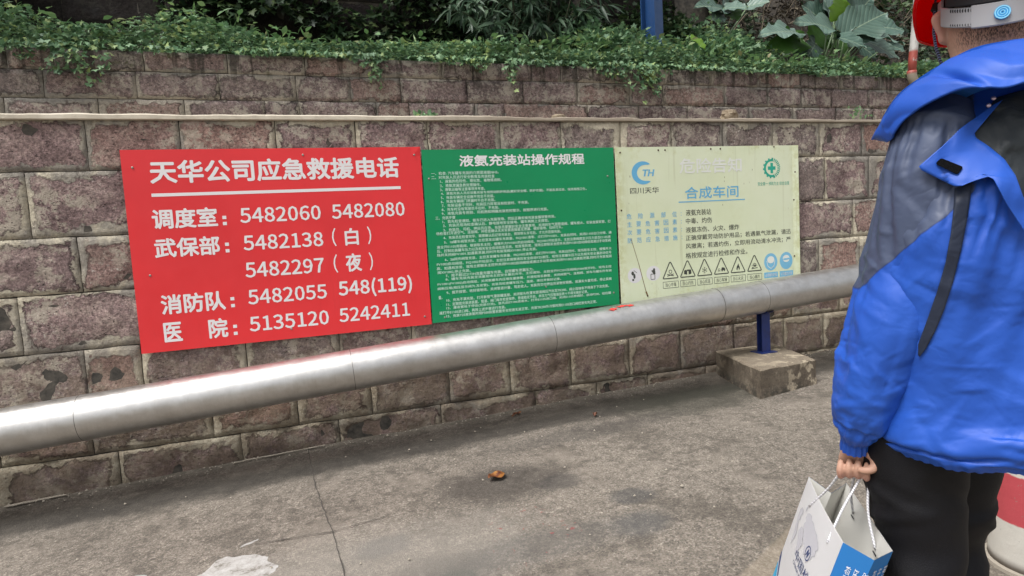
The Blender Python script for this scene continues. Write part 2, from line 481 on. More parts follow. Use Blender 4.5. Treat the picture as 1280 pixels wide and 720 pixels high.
def fill_row(js, lo, hi, avg, rnd):
    js = sorted(js); out = list(js)
    if not out: out = [lo + avg*rnd.uniform(.3, .9)]
    x = out[0]
    while x > lo: x -= avg*rnd.uniform(0.75, 1.2); out.append(x)
    out.sort(); x = out[-1]
    while x < hi: x += avg*rnd.uniform(0.75, 1.2); out.append(x)
    out.sort()
    full = [out[0]]
    for b in out[1:]:
        g = b-full[-1]
        if g > avg*1.55:
            n = int(round(g/avg))
            for k in range(1, n): full.append(full[-1] + (b-full[-1])/(n-k+1)*rnd.uniform(.9, 1.1))
        full.append(b)
    return full

def wall(name, label, yf, zs, rows, lo, hi, avg, mat, cat="wall", rough=0.012, base=None, cell=0.035, slope=0.0):
    t = thing(name, ((lo+hi)/2, yf, zs[-1]), label, cat)
    rnd = random.Random(len(rows)*13+int(yf*10))
    L = t.location
    k = 0
    holder = []
    for i in range(len(zs)-1):
        full = fill_row(rows[i] if i < len(rows) else [], lo, hi, avg, rnd)
        for a, b in zip(full[:-1], full[1:]):
            o = block(a, b, zs[i+1], zs[i], yf, mat, None, rough=rough*rnd.uniform(.7, 1.3), seed=k*0.73+yf, cell=cell)
            o.parent = t; o.matrix_parent_inverse = Matrix.Translation(-Vector(L)); k += 1
    mb = MB().box((lo-1, yf+0.012, zs[-1]-0.3), (hi+1, yf+0.45, zs[0]-0.004))
    o = mb.build("mortar_bed", MORT, t); o.matrix_parent_inverse = Matrix.Translation(-Vector(L))
    return t

zsL = [2.271, 1.975, 1.600, 1.277, 0.941, 0.627, 0.31, -0.02]
rowsL = [[-1.155, -0.669, -0.133, 0.356, 0.831, 1.349, 1.814, 2.298, 2.745, 3.219, 3.708, 4.202, 4.673],
         [-2.1, -1.472, -0.78, -0.2, 0.42, 1.1, 1.8, 2.5, 3.1, 3.8, 4.75], [-1.9, -1.257, -0.62, 0.1, 3.9, 4.564], [-1.582, -0.9, -0.2, 3.6, 4.174],
         [-1.8, -1.292, -1.002, -0.42, 0.148, 0.625, 1.2, 3.3, 3.873, 4.4], [-1.3, -0.65, 0.326, 1.318, 1.8, 2.295, 3.273, 4.215],
         [-1.8, -1.177, -0.5, 0.1, 0.791, 1.5]]
lw = wall("lower_retaining_wall", "lower retaining wall of red sandstone blocks with smeared cream mortar, carrying the three signs", 4.14, zsL, rowsL, -3.6, 9.0, 0.56, STONE, rough=0.012, cell=0.028)
rowsU = [[-1.834, -1.563, -1.011, -0.456, 0.097, 0.636, 1.184, 1.45, 1.983, 2.26, 2.778, 2.943, 3.327, 3.856, 4.401, 4.938, 5.467, 6.013],
         [-1.637, -1.073, -0.527, 0.017, 0.829, 1.39, 1.894, 2.415, 2.944, 3.302, 3.999, 4.519, 5.345, 5.852],
         [-1.878, -1.322, -0.777, -0.22, 0.03, 0.62, 0.887, 1.447, 1.713, 2.508, 3.035, 3.569, 4.288, 4.837, 5.396, 5.918]]
uw = wall("upper_retaining_wall", "upper retaining wall of thinner stained blocks, set back behind the lower wall", 5.1, [2.94, 2.795, 2.60, 2.41, 2.22], rowsU, -4.2, 11.5, 0.52, STONE_U, rough=0.006, cell=0.035)
rowsB = [[], [], [], [], []]
bw = wall("dark_back_wall", "wet stone wall, its colour darkened for shade, behind the plants at the upper left", 6.35, [5.0, 4.6, 4.2, 3.85, 3.5, 3.15, 2.8], rowsB, -4.5, 3.8, 0.7, STONE_D, rough=0.02, cell=0.07)

# coping of the lower wall: pale rendered strip with a worn front edge, and the ledge behind it
CP = Mat("coping_render", 0.85)
p = CP.pos(); xz = CP.sep(p)
c = CP.ramp(CP.noise(p, 4, 6, 0.7), [(0.3, (0.42, 0.37, 0.29)), (0.55, (0.62, 0.56, 0.45)), (0.8, (0.72, 0.67, 0.56))])
c = CP.mix(CP.step(xz[0], 0.6, 1.4, 0, 0.62), c, (0.22, 0.17, 0.125))
CP.color(c); CP.bump(CP.noise(p, 60, 5), 0.4, 0.005)
v, f = [], []
xs_ = np.linspace(-3.6, 9.0, 420)
prof = []
for x in xs_:
    nn = float(fbm(np.array([[x*6, 0.3, 1.]]), 3)[0]); n2 = float(vnoise(np.array([[x*1.7, 4.3, 1.]]))[0])
    th = 0.024 + 0.004*nn if x < 1.3 else 0.015 + 0.006*nn
    fy = 4.14 - 0.022 - 0.006*nn
    v += [(x, 5.1, 2.262), (x, fy+0.01, 2.264 - 0.001), (x, fy, 2.267), (x, fy, 2.272+th*0.7), (x, fy+0.008, 2.272+th), (x, 4.5, 2.275+th), (x, 5.1, 2.28+th)]
for i in range(len(xs_)-1):
    for j in range(6): f.append([i*7+j, i*7+j+1, (i+1)*7+j+1, (i+1)*7+j][::-1])
o = obj("coping", v, f, CP.m, lw, smooth=False); o.matrix_parent_inverse = Matrix.Translation(-Vector(lw.location))

# ------------------------------------------------------------------ lettering
try:        # Blender's own bundled sans; the built-in font falls back to the same glyphs if it is absent
    import os
    FONT = bpy.data.fonts.load(os.path.join(bpy.utils.system_resource('DATAFILES', path='fonts'), "Noto Sans CJK Regular.woff2"))
    FONT.pack()
except Exception:
    FONT = None
TXC = bpy.data.curves.new("lettering", 'FONT')
TXC.size = 1.0; TXC.fill_mode = 'FRONT'; TXC.resolution_u = 2
TXO = bpy.data.objects.new("lettering_source", TXC)      # one text object, reused and removed at the end
COL.objects.link(TXO)
JOBS, TMESH = [], {}
BFONT = TXC.font
def text_mesh(s): return TMESH[s].copy()
def run_jobs():
    """all glyph meshes are made in one go (nothing else changes in between, so it is quick), then placed"""
    for fn, a, k in JOBS:
        if a[0] not in TMESH:
            if FONT: TXC.font = FONT if all(ch in '0123456789()' for ch in a[0]) else BFONT
            TXC.body = a[0]
            dg = bpy.context.evaluated_depsgraph_get()
            TMESH[a[0]] = bpy.data.meshes.new_from_object(TXO.evaluated_get(dg))
    for fn, a, k in JOBS: fn(*a, **k)
    for q in TMESH.values(): bpy.data.meshes.remove(q)
    bpy.data.objects.remove(TXO)
def lettering(*a, **k): JOBS.append((_lettering, a, k))

def _lettering(s, x0, x1, z0, z1, y, mat, parent, bold=0.0, name="lettering", keep=False, xform=None, step=None):
    """flat print filling the rectangle x0..x1, z0..z1 on the plane y"""
    me = text_mesh(s)
    n = len(me.vertices)
    co = np.zeros(n*3); me.vertices.foreach_get("co", co); co = co.reshape(-1, 3)
    mn, mx = co.min(0), co.max(0)
    sx = (x1-x0)/(mx[0]-mn[0]); sz = (z1-z0)/(mx[1]-mn[1])
    if keep: sz = keep if keep is not True else sx
    X_ = x0 + (co[:, 0]-mn[0])*sx; Z_ = z0 + (co[:, 1]-mn[1])*sz
    out = np.stack([X_, np.full(n, y), Z_], 1)
    if bold > 0:            # heavier strokes: the glyph laid down several times, a hair apart
        w_ = bold*(z1-z0)
        fs = [list(q.vertices) for q in me.polygons]
        sh = [(0, 0)] + ([(math.cos(q*math.pi/4)*w_, math.sin(q*math.pi/4)*w_) for q in range(8)] if z1-z0 > 0.06 else [(w_, w_*.3), (-w_, -w_*.3)])
        outs, fl = [], []
        cxm, czm = (x0+x1)/2, (z0+z1)/2
        kx, kz = 1-2*w_/max(x1-x0, 1e-6), 1-2*w_/max(z1-z0, 1e-6)
        for k, (ax, az) in enumerate(sh):
            o2 = out.copy(); o2[:, 0] = cxm+(o2[:, 0]-cxm)*kx+ax; o2[:, 2] = czm+(o2[:, 2]-czm)*kz+az; o2[:, 1] -= k*0.00004
            outs.append(o2); fl += [[i+k*n for i in q] for q in fs]
        out = np.concatenate(outs)
        if xform is not None: out = xform(out)
        out = np.array(onsheet(parent, out, y))
        bpy.data.meshes.remove(me)
        me = mesh("lettering", out, fl)
    else:
        if xform is not None: out = xform(out)
        out = np.array(onsheet(parent, out, y))
        me.vertices.foreach_set("co", out.ravel()); me.update()
    me.materials.clear(); me.materials.append(mat)
    o = link(bpy.data.objects.new(name, me), parent)
    if parent is not None: o.matrix_parent_inverse = Matrix.Translation(-Vector(parent.location))
    return o

def flat(name, polys, y, mat, parent, mats=None):
    """flat print polygons in the x-z plane at y"""
    v, f = [], []
    for P in polys:
        n = len(v); v += [(a, y, b) for a, b in P]; f.append(list(range(n, n+len(P))))
    o = obj(name, onsheet(parent, v, y), f, mat, parent); o.matrix_parent_inverse = Matrix.Translation(-Vector(parent.location))
    return o
def ngon(cx, cz, rx, rz, n=28, a0=0, a1=2*math.pi): return [(cx+rx*math.cos(a0+(a1-a0)*k/n), cz+rz*math.sin(a0+(a1-a0)*k/n)) for k in range(n if a1-a0 > 6.2 else n+1)]
def ringq(cx, cz, r0x, r0z, r1x, r1z, n=28, a0=0, a1=2*math.pi):
    out = []
    for k in range(n):
        a = a0+(a1-a0)*k/n; b = a0+(a1-a0)*(k+1)/n
        out.append([(cx+r0x*math.cos(a), cz+r0z*math.sin(a)), (cx+r1x*math.cos(a), cz+r1z*math.sin(a)), (cx+r1x*math.cos(b), cz+r1z*math.sin(b)), (cx+r0x*math.cos(b), cz+r0z*math.sin(b))])
    return out
def seg(a, b, w):
    dx, dz = b[0]-a[0], b[1]-a[1]; L = math.hypot(dx, dz); nx, nz = -dz/L*w/2, dx/L*w/2
    return [(a[0]-nx, a[1]-nz), (b[0]-nx, b[1]-nz), (b[0]+nx, b[1]+nz), (a[0]+nx, a[1]+nz)]
def outline(P, w): return [seg(P[i], P[(i+1) % len(P)], w) for i in range(len(P))]

SURF = {}
def onsheet(t, V, y0):
    """print follows the bent sheet it is on"""
    if t is None or t.name not in SURF: return V
    fn, yref = SURF[t.name]
    return [(q[0], fn(q[0], q[2]) - .0007 + (q[1]-yref), q[2]) for q in V]
def sign_sheet(t, x0, x1, z0, z1, mat, bend, th=0.004, yb=4.112, skew=0.0, yref=4.108):
    nx, nz = 30, 20
    SURF[t.name] = (lambda x, z: yb + bend(min(1, max(0, (x-x0)/(x1-x0))), min(1, max(0, (z-z0)/(z1-z0)))), yref)
    v, f = [], []
    for side in (0, 1):
        for i in range(nx+1):
            for j in range(nz+1):
                u, w_ = i/nx, j/nz
                y = yb + bend(u, w_) + (th if side else 0)
                v.append((x0+(x1-x0)*u + skew*(1-w_), y, z0+(z1-z0)*w_))
    n1 = nz+1; off = (nx+1)*n1
    for i in range(nx):
        for j in range(nz):
            q = [i*n1+j, (i+1)*n1+j, (i+1)*n1+j+1, i*n1+j+1]
            f.append(q); f.append([k+off for k in q][::-1])
    loop = [i*n1 for i in range(nx+1)] + [nx*n1+j for j in range(1, nz+1)] + [i*n1+nz for i in range(nx-1, -1, -1)] + [j for j in range(nz-1, 0, -1)]
    L = len(loop)
    for k in range(L): f.append([loop[(k+1) % L], loop[k], loop[k]+off, loop[(k+1) % L]+off])
    o = obj("sheet", v, f, mat, t, smooth=False); o.matrix_parent_inverse = Matrix.Translation(-Vector(t.location))
    return o

def nails(t, pts, y, mat):
    for x, z in pts:
        v, f = lathe([(0.007, 0), (0.007, 0.002), (0.004, 0.004)], 8)
        v = onsheet(t, [(x+a, y-c_, z+b) for a, b, c_ in v], y)
        o = obj("nail", v, [q[::-1] for q in f], mat, t); o.matrix_parent_inverse = Matrix.Translation(-Vector(t.location))

NAIL = Mat("nail_steel", 0.5, 0.6, color=(0.3, 0.27, 0.24)).m
RUST = Mat("rusty_nail", 0.9, 0.0, color=(0.06, 0.03, 0.015)).m
M = Mat("white_print", 0.4, color=(0.80, 0.78, 0.78)); WPR = M.m
M = Mat("pale_print", 0.5, color=(0.62, 0.80, 0.70)); GPR = M.m
M = Mat("black_print", 0.6, color=(0.05, 0.055, 0.045)); KPR = M.m
M = Mat("blue_print", 0.5, color=(0.13, 0.42, 0.66)); BPR = M.m
M = Mat("teal_print", 0.5, color=(0.02, 0.37, 0.26)); TPR = M.m
M = Mat("lilac_print", 0.6, color=(0.70, 0.69, 0.70)); LPR = M.m
M = Mat("faded_title_print", 0.6, color=(0.74, 0.755, 0.70)); FPR = M.m

YF = 4.108
# --- red sign
def sheet_mat(name, col, col2, rough, spec=0.5):
    M = Mat(name, rough, spec=spec)
    p = M.pos()
    c = M.mix(M.step(M.noise(p, 1.3, 4, 0.6), 0.35, 0.7), col, col2)
    st = M.step(M.noise(M.map(p, (1, 1, 0.15)), 14, 5, 0.7), 0.58, 0.75, 0, 0.10)
    c = M.mix(st, c, tuple(x*0.6 for x in col))
    M.color(c); M.rough(M.step(M.noise(p, 9, 5, 0.7), 0.3, 0.75, rough*0.8, rough*1.35))
    M.bump(M.noise(p, 3, 3), 0.12, 0.02)
    return M.m
RED = sheet_mat("red_enamel", (0.78, 0.034, 0.040), (0.71, 0.030, 0.036), 0.36)
GRN = sheet_mat("green_enamel", (0.0, 0.27, 0.095), (0.0, 0.24, 0.085), 0.34)
t = thing("red_notice_sign", (-0.11, 4.11, 1.49), "red metal sign with large white Chinese text and emergency phone numbers", "sign")
sign_sheet(t, -0.986, 0.768, 0.887, 2.088, RED, lambda u, w_: -0.010*math.sin(3.1*u)*0.2 - (0.006 if u > .97 and w_ > .95 else 0), skew=-0.004, yb=4.112)
L_ = lambda s, a, b, z0, z1, bold=0.022, **k: lettering(s, a, b, z0, z1, YF, WPR, t, bold, **k)
L_("天华公司应急救援电话", -0.845, 0.618, 1.888, 2.026, 0.03)
def bar(x0, x1, z0, z1, n=24): return [[(x0+(x1-x0)*k/n, z0), (x0+(x1-x0)*(k+1)/n, z0), (x0+(x1-x0)*(k+1)/n, z1), (x0+(x1-x0)*k/n, z1)] for k in range(n)]
flat("underline", bar(-.847, .620, 1.8125, 1.8315), YF, WPR, t)
L_("调度室", -0.859, -0.505, 1.621, 1.740, 0.028)
flat("colon", [[(-.478, 1.627), (-.456, 1.627), (-.456, 1.647), (-.478, 1.647)], [(-.478, 1.664), (-.456, 1.664), (-.456, 1.684), (-.478, 1.684)]], YF, WPR, t)
L_("5482060", -0.379, 0.099, 1.634, 1.728)
L_("5482080", 0.166, 0.636, 1.634, 1.728)
L_("武保部", -0.863, -0.507, 1.450, 1.566, 0.028)
flat("colon", [[(-.478, 1.460), (-.456, 1.460), (-.456, 1.480), (-.478, 1.480)], [(-.478, 1.500), (-.456, 1.500), (-.456, 1.520), (-.478, 1.520)]], YF, WPR, t)
L_("5482138", -0.375, 0.100, 1.464, 1.558)
L_("(", 0.155, 0.180, 1.459, 1.576, 0.0); L_("白", 0.235, 0.322, 1.459, 1.571, 0.025); L_(")", 0.380, 0.404, 1.459, 1.576, 0.0)
L_("5482297", -0.379, 0.091, 1.295, 1.391)
L_("(", 0.151, 0.176, 1.287, 1.406, 0.0); L_("夜", 0.227, 0.329, 1.287, 1.406, 0.025); L_(")", 0.378, 0.402, 1.287, 1.406, 0.0)
L_("消防队", -0.861, -0.507, 1.109, 1.228, 0.028)
flat("colon", [[(-.478, 1.120), (-.456, 1.120), (-.456, 1.140), (-.478, 1.140)], [(-.478, 1.163), (-.456, 1.163), (-.456, 1.183), (-.478, 1.183)]], YF, WPR, t)
L_("5482055", -0.378, 0.095, 1.126, 1.220)
L_("548(119)", 0.168, 0.649, 1.112, 1.238)
L_("医", -0.861, -0.762, 0.942, 1.060, 0.028); L_("院", -0.616, -0.508, 0.938, 1.060, 0.028)
flat("colon", [[(-.478, 0.946), (-.456, 0.946), (-.456, 0.966), (-.478, 0.966)], [(-.478, 0.990), (-.456, 0.990), (-.456, 1.010), (-.478, 1.010)]], YF, WPR, t)
L_("5135120", -0.384, 0.094, 0.956, 1.051)
L_("5242411", 0.159, 0.621, 0.960, 1.053)
nails(t, [(-0.93, 1.985), (0.02, 2.045), (0.725, 2.035), (0.72, 0.945)], 4.108, NAIL)
nails(t, [(-0.90, 1.35), (-0.14, 0.95)], 4.1085, NAIL)

# --- green sign
t = thing("green_notice_sign", (1.49, 4.11, 1.48), "green metal sign closely printed with white Chinese operating rules", "sign")
sign_sheet(t, 0.777, 2.218, 0.893, 2.069, GRN, lambda u, w_: -0.002*math.sin(3.1*u), skew=-0.005, yb=4.1135)
G_ = lambda s, a, b, z0, z1, bold=0.012, **k: lettering(s, a, b, z0, z1, YF-0.0005, GPR, t, bold, **k)
lettering("液氨充装站操作规程", 1.033, 1.975, 1.951, 2.030, YF, WPR, t, 0.028)
GL = [("一、检查: 汽车罐车充装的介质是液氨NH3。", .833, 1.310, 1.909), ("二、对充装人员进行安全教育及充装检查", .831, 1.279, 1.882),
("1、液氨的危险性、理化性、毒物等资料。", .890, 1.330, 1.855), ("2、液氨泄漏急救处理操作。", .888, 1.176, 1.826), ("3、液氨运输等注意事项并考查。", .886, 1.204, 1.799),
("4、液氨充装人员应该戴充装专用劳动防护用品(戴好安全帽、防护衣服)、不能乱丢垃圾、保持周围卫生。", .890, 1.982, 1.771), ("5、充装车辆安全设施不完全不充装。", .888, 1.270, 1.745),
("6、充装车辆阀门泄漏时不合不充装。", .886, 1.274, 1.718), ("7、充装设备不完好、充装压力异常没有检查时、不充装。", .890, 1.524, 1.691), ("8、充车时没有驾驶员不在时、不充装。", .888, 1.300, 1.664),
("9、液氨充装专用前、司机熟知明确充装危险警示、按程序进行充装。", .886, 1.669, 1.637), ("三、充装步骤", .840, .979, 1.608),
("1、首先检查通知、氨车已进入充装现场、然后正确安接充装金属软管充装。", .888, 1.723, 1.582), ("2、充装员现场检查确认后、静电接地安全接电、罐车两侧上支撑垫。", .889, 1.671, 1.555),
("3、充装员、司机、押运员在场、充装员掌握好安全注意事项、关闭刹车气源管道阀、罐车熄火、安装金属软管、打", .889, 2.168, 1.525), ("场检查打开进空气、连接阀、并检查确认无关安装连接是无泄漏、做好接地、拉好灯头。", .838, 1.775, 1.502),
("4、充装员在检查完毕、观察确认后记录充装台、得到带头许可后、才允许连接充装。", .886, 1.761, 1.472), ("5、1#罐车阀管充装、主控室发出罐车充装量、FIQ1001清零、点打开FV1001、充装自然时、关闭E1105出口分阀、通", .889, 2.171, 1.441),
("液全开E1105旁路阀、联锁取系主控。缓慢开大FV1001的启动阀组、FIQ1001开始显示、主控注意阀度显示压力是否E1105液", .836, 2.162, 1.409), ("压、控制出装罐车压力以及相关安全启动信息系统、如发现异常、现场立即联系全控并关闭FV1001启动阀组或通过手动泵阀", .835, 2.161, 1.3825),
("场并关闭阀FV1001,如遇氨泄漏,同时开充装现阀XV1001,停止充装。", .833, 1.566, 1.355), ("6、2#阀充阀管充装、主控发发罐车充装量、FIQ1002清零、点打开FV1002、充装自然时、现场联系主控、缓慢开大", .886, 2.165, 1.322),
("FV1002启动阀组、FIQ1002开始显示、主控注意观察液压安全启动Y25液压、现场注意罐车压力以及相关安全漏启动信号", .828, 2.163, 1.292), ("高、如遇有异常、现场立即联系主控并关闭FV1002启动阀组或通过手动泵相关关闭FV1002,如遇氨泄漏,同时开充装现阀", .826, 2.162, 1.2635),
("阀XV1002,停止充装。", .830, 1.063, 1.236), ("7、按不超过21T/H流量充罐车充装、自觉罐车泄漏压力。", .884, 1.532, 1.211), ("8、罐车充装充装至流量现场主控安全量后完毕、主控通知、主控全开FC201压阀阀(F206就开时)、现场主控", .882, 2.158, 1.185),
("FV1001(FV1002)启动阀组、关闭氨罐车内压缩在量静置、并通知观系静置、关闭阀管气、连相阀、卸车与罐车所有阀", .824, 2.156, 1.1545), ("阀断压缩(观压显示阀为,及安管)、充装员检查罐车压力、温度、液位并做好记录。", .822, 1.741, 1.124),
("9、拔开接管、收好接地线、关闭管道计量、驾走收人。充装员交付押运员装物安销售、装满车大量完成、停止装阀", .882, 2.153, 1.094), ("量。", .824, .851, 1.0645),
("10、充充不满充装、打开新管气灌装罐连接、关闭管头吹灌充管道阀压汽化至TK200、阀止连接条不得高于下次充装。", .878, 2.130, 1.0415), ("11、定期管充装进装置、管道、阀门每年检查保养、管道稳定开启、并压力气压管道显表十不得关做好记录。", .876, 1.955, 1.0125),
("12、灌液置处于停运(充装分流)、首先启EY106进液水、打开E1105进口阀、关闭E1105旁阀好、启动P200、结后罐", .874, 2.145, .986), ("液打开E1105进口阀、再按上述步骤进行充装。", .822, 1.304, .957), ("13、充装Y25液体氨时用P300装置前置安全控液无液正常、充装TK200外冷氨时用E1105进口阀控液充充正常。", .871, 2.024, .931)]
for s, a, b, zc in GL:
    h = 0.0205 if '1' in s[:1] or True else 0
    G_(s, a, b, zc-0.0115, zc+0.0115)
nails(t, [(0.815, 1.875), (2.16, 1.86), (1.62, 1.075), (2.168, 0.985), (0.86, 0.925)], 4.109, NAIL)

# --- pale yellow sign
M = Mat("faded_cream_sheet", 0.42)
p = M.pos(); X = M.sep(p)
c = M.ramp(M.noise(p, 1.2, 4, 0.6), [(0.3, (0.64, 0.70, 0.46)), (0.7, (0.71, 0.76, 0.57))])
c = M.mix(M.math('MULTIPLY', M.step(M.noise(p, 6, 6, 0.75), 0.5, 0.7), M.step(M.math('ABSOLUTE', M.math('SUBTRACT', X[2], 1.49)), 0.46, 0.58, 0.12, 0.7)), c, (0.50, 0.50, 0.20))
ye = M.math('MAXIMUM', M.step(X[0], 2.33, 2.24), M.step(X[0], 3.82, 3.92))
c = M.mix(M.math('MULTIPLY', M.math('MULTIPLY', ye, M.step(M.noise(p, 9, 6, 0.75), 0.42, 0.6)), 0.5), c, (0.46, 0.46, 0.18))
sp = M.math('MULTIPLY', M.step(M.voro(M.map(p, (1, 1, 0.4)), 22), 0.10, 0.05), M.step(M.noise(p, 3, 2), 0.5, 0.6))
c = M.mix(M.math('MULTIPLY', sp, 0.7), c, (0.16, 0.12, 0.04))
st = M.math('MULTIPLY', M.step(M.noise(M.map(p, (1, 1, 0.03)), 30, 3, 0.6), 0.60, 0.7), 0.22)
c = M.mix(st, c, (0.38, 0.38, 0.2))
M.color(c); M.bump(M.noise(p, 4, 4), 0.15, 0.02)
CRM = M.m
t = thing("cream_hazard_sign", (3.08, 4.11, 1.49), "faded cream hazard sign with blue logo, warning triangles and stained edges", "sign")
sign_sheet(t, 2.227, 3.932, 0.893, 2.070, CRM, lambda u, w_: -0.012*math.exp(-((u-0.0)/0.06)**2)*0.5 - 0.010*(u > .965)*((u-.965)/.035)**2 - 0.003*math.sin(9*u), yb=4.1135, yref=4.107)
YW = 4.1070
C_ = lambda s, a, b, z0, z1, mt, bold=0.01, **k: lettering(s, a, b, z0, z1, YW, mt, t, bold, **k)
cx, cz = 2.459, 1.876
cres = []
for k in range(36):
    a = math.radians(48) + (math.radians(312)-math.radians(48))*k/36; b = math.radians(48) + (math.radians(312)-math.radians(48))*(k+1)/36
    def ptc(a, r): return (cx+r*0.097/0.097*math.cos(a), cz+r*0.087/0.097*math.sin(a))
    def wdt(a): return 0.046*max(0.0, math.sin((a-math.radians(48))/(math.radians(264))*math.pi))**0.45
    def inn(a):
        w_ = wdt(a); return ptc(a, 0.097-w_)
    cres.append([ptc(a, .097), ptc(b, .097), inn(b), inn(a)])
flat("logo_crescent", cres, YW, BPR, t)
sl = lambda P: (P + np.stack([(P[:, 2]-1.876)*0.22, P[:, 1]*0, P[:, 2]*0], 1))
C_("TH", 2.452, 2.555, 1.847, 1.903, BPR, 0.05, name="logo_letters", xform=sl)
C_("四川天华", 2.342, 2.592, 1.720, 1.768, KPR)
C_("危险告知", 2.785, 3.370, 1.862, 1.980, FPR, 0.02)
C_("合成车间", 2.827, 3.332, 1.664, 1.758, BPR, 0.015)
flat("underline", bar(2.766, 3.392, 1.639, 1.647), YW, BPR, t)
def spaced(s, a, b, z0, z1, mt, bold=0.01):
    n = len(s); cw = (z1-z0)*1.0
    for i, ch in enumerate(s):
        xx = a + (b-a-cw)*i/(n-1)
        lettering(ch, xx, xx+cw, z0, z1, YW, mt, t, bold)
for s, z0 in (("危险源部位", 1.532), ("主要危害因素", 1.472), ("次要危害因素", 1.410), ("防范应急措施", 1.349)):
    spaced(s, 2.304, 2.745, z0, z0+0.041, BPR)
    flat("colon", [[(2.783, z0+.006), (2.788, z0+.006), (2.788, z0+.012), (2.783, z0+.012)], [(2.783, z0+.026), (2.788, z0+.026), (2.788, z0+.032), (2.783, z0+.032)]], YW, BPR, t)
C_("液氨充装站", 2.829, 3.066, 1.534, 1.582, KPR)
C_("中毒、灼伤", 2.826, 3.071, 1.470, 1.515, KPR)
C_("液氨冻伤、火灾、爆炸", 2.823, 3.330, 1.401, 1.446, KPR)
C_("正确穿戴劳动防护用品；若遇氨气泄漏，请迅", 2.821, 3.846, 1.336, 1.382, KPR)
C_("风撤离；若遇灼伤，立即用流动清水冲洗；严", 2.818, 3.844, 1.271, 1.317, KPR)
C_("格按规定进行检修和作业。", 2.815, 3.403, 1.198, 1.245, KPR)
# green emblem
cx, cz = 3.664, 1.887
P = ringq(cx, cz, .058, .056, .078, .074, 20, math.radians(80), math.radians(290))
for k in range(9):
    a = math.radians(85+k*25); P.append([(cx+(.07)*math.cos(a-.09), cz+.067*math.sin(a-.09)), (cx+.088*math.cos(a-.09), cz+.084*math.sin(a-.09)), (cx+.088*math.cos(a+.09), cz+.084*math.sin(a+.09)), (cx+.07*math.cos(a+.09), cz+.067*math.sin(a+.09))])
for k in range(13):
    a = math.radians(-72+k*12.5)
    P.append([(cx+.056*math.cos(a), cz+.054*math.sin(a)), (cx+.084*math.cos(a-.02), cz+.081*math.sin(a-.02)), (cx+.086*math.cos(a+.12), cz+.083*math.sin(a+.12)), (cx+.058*math.cos(a+.10), cz+.056*math.sin(a+.10))])
P += [[(cx-.013, cz-.042), (cx+.013, cz-.042), (cx+.013, cz+.042), (cx-.013, cz+.042)], [(cx-.038, cz-.014), (cx-.0131, cz-.014), (cx-.0131, cz+.014), (cx-.038, cz+.014)], [(cx+.0131, cz-.014), (cx+.038, cz-.014), (cx+.038, cz+.014), (cx+.0131, cz+.014)]]
flat("safety_emblem", P, YW, TPR, t)
C_("安全第一 预防为主 综合治理", 3.522, 3.839, 1.747, 1.777, TPR, 0.0)
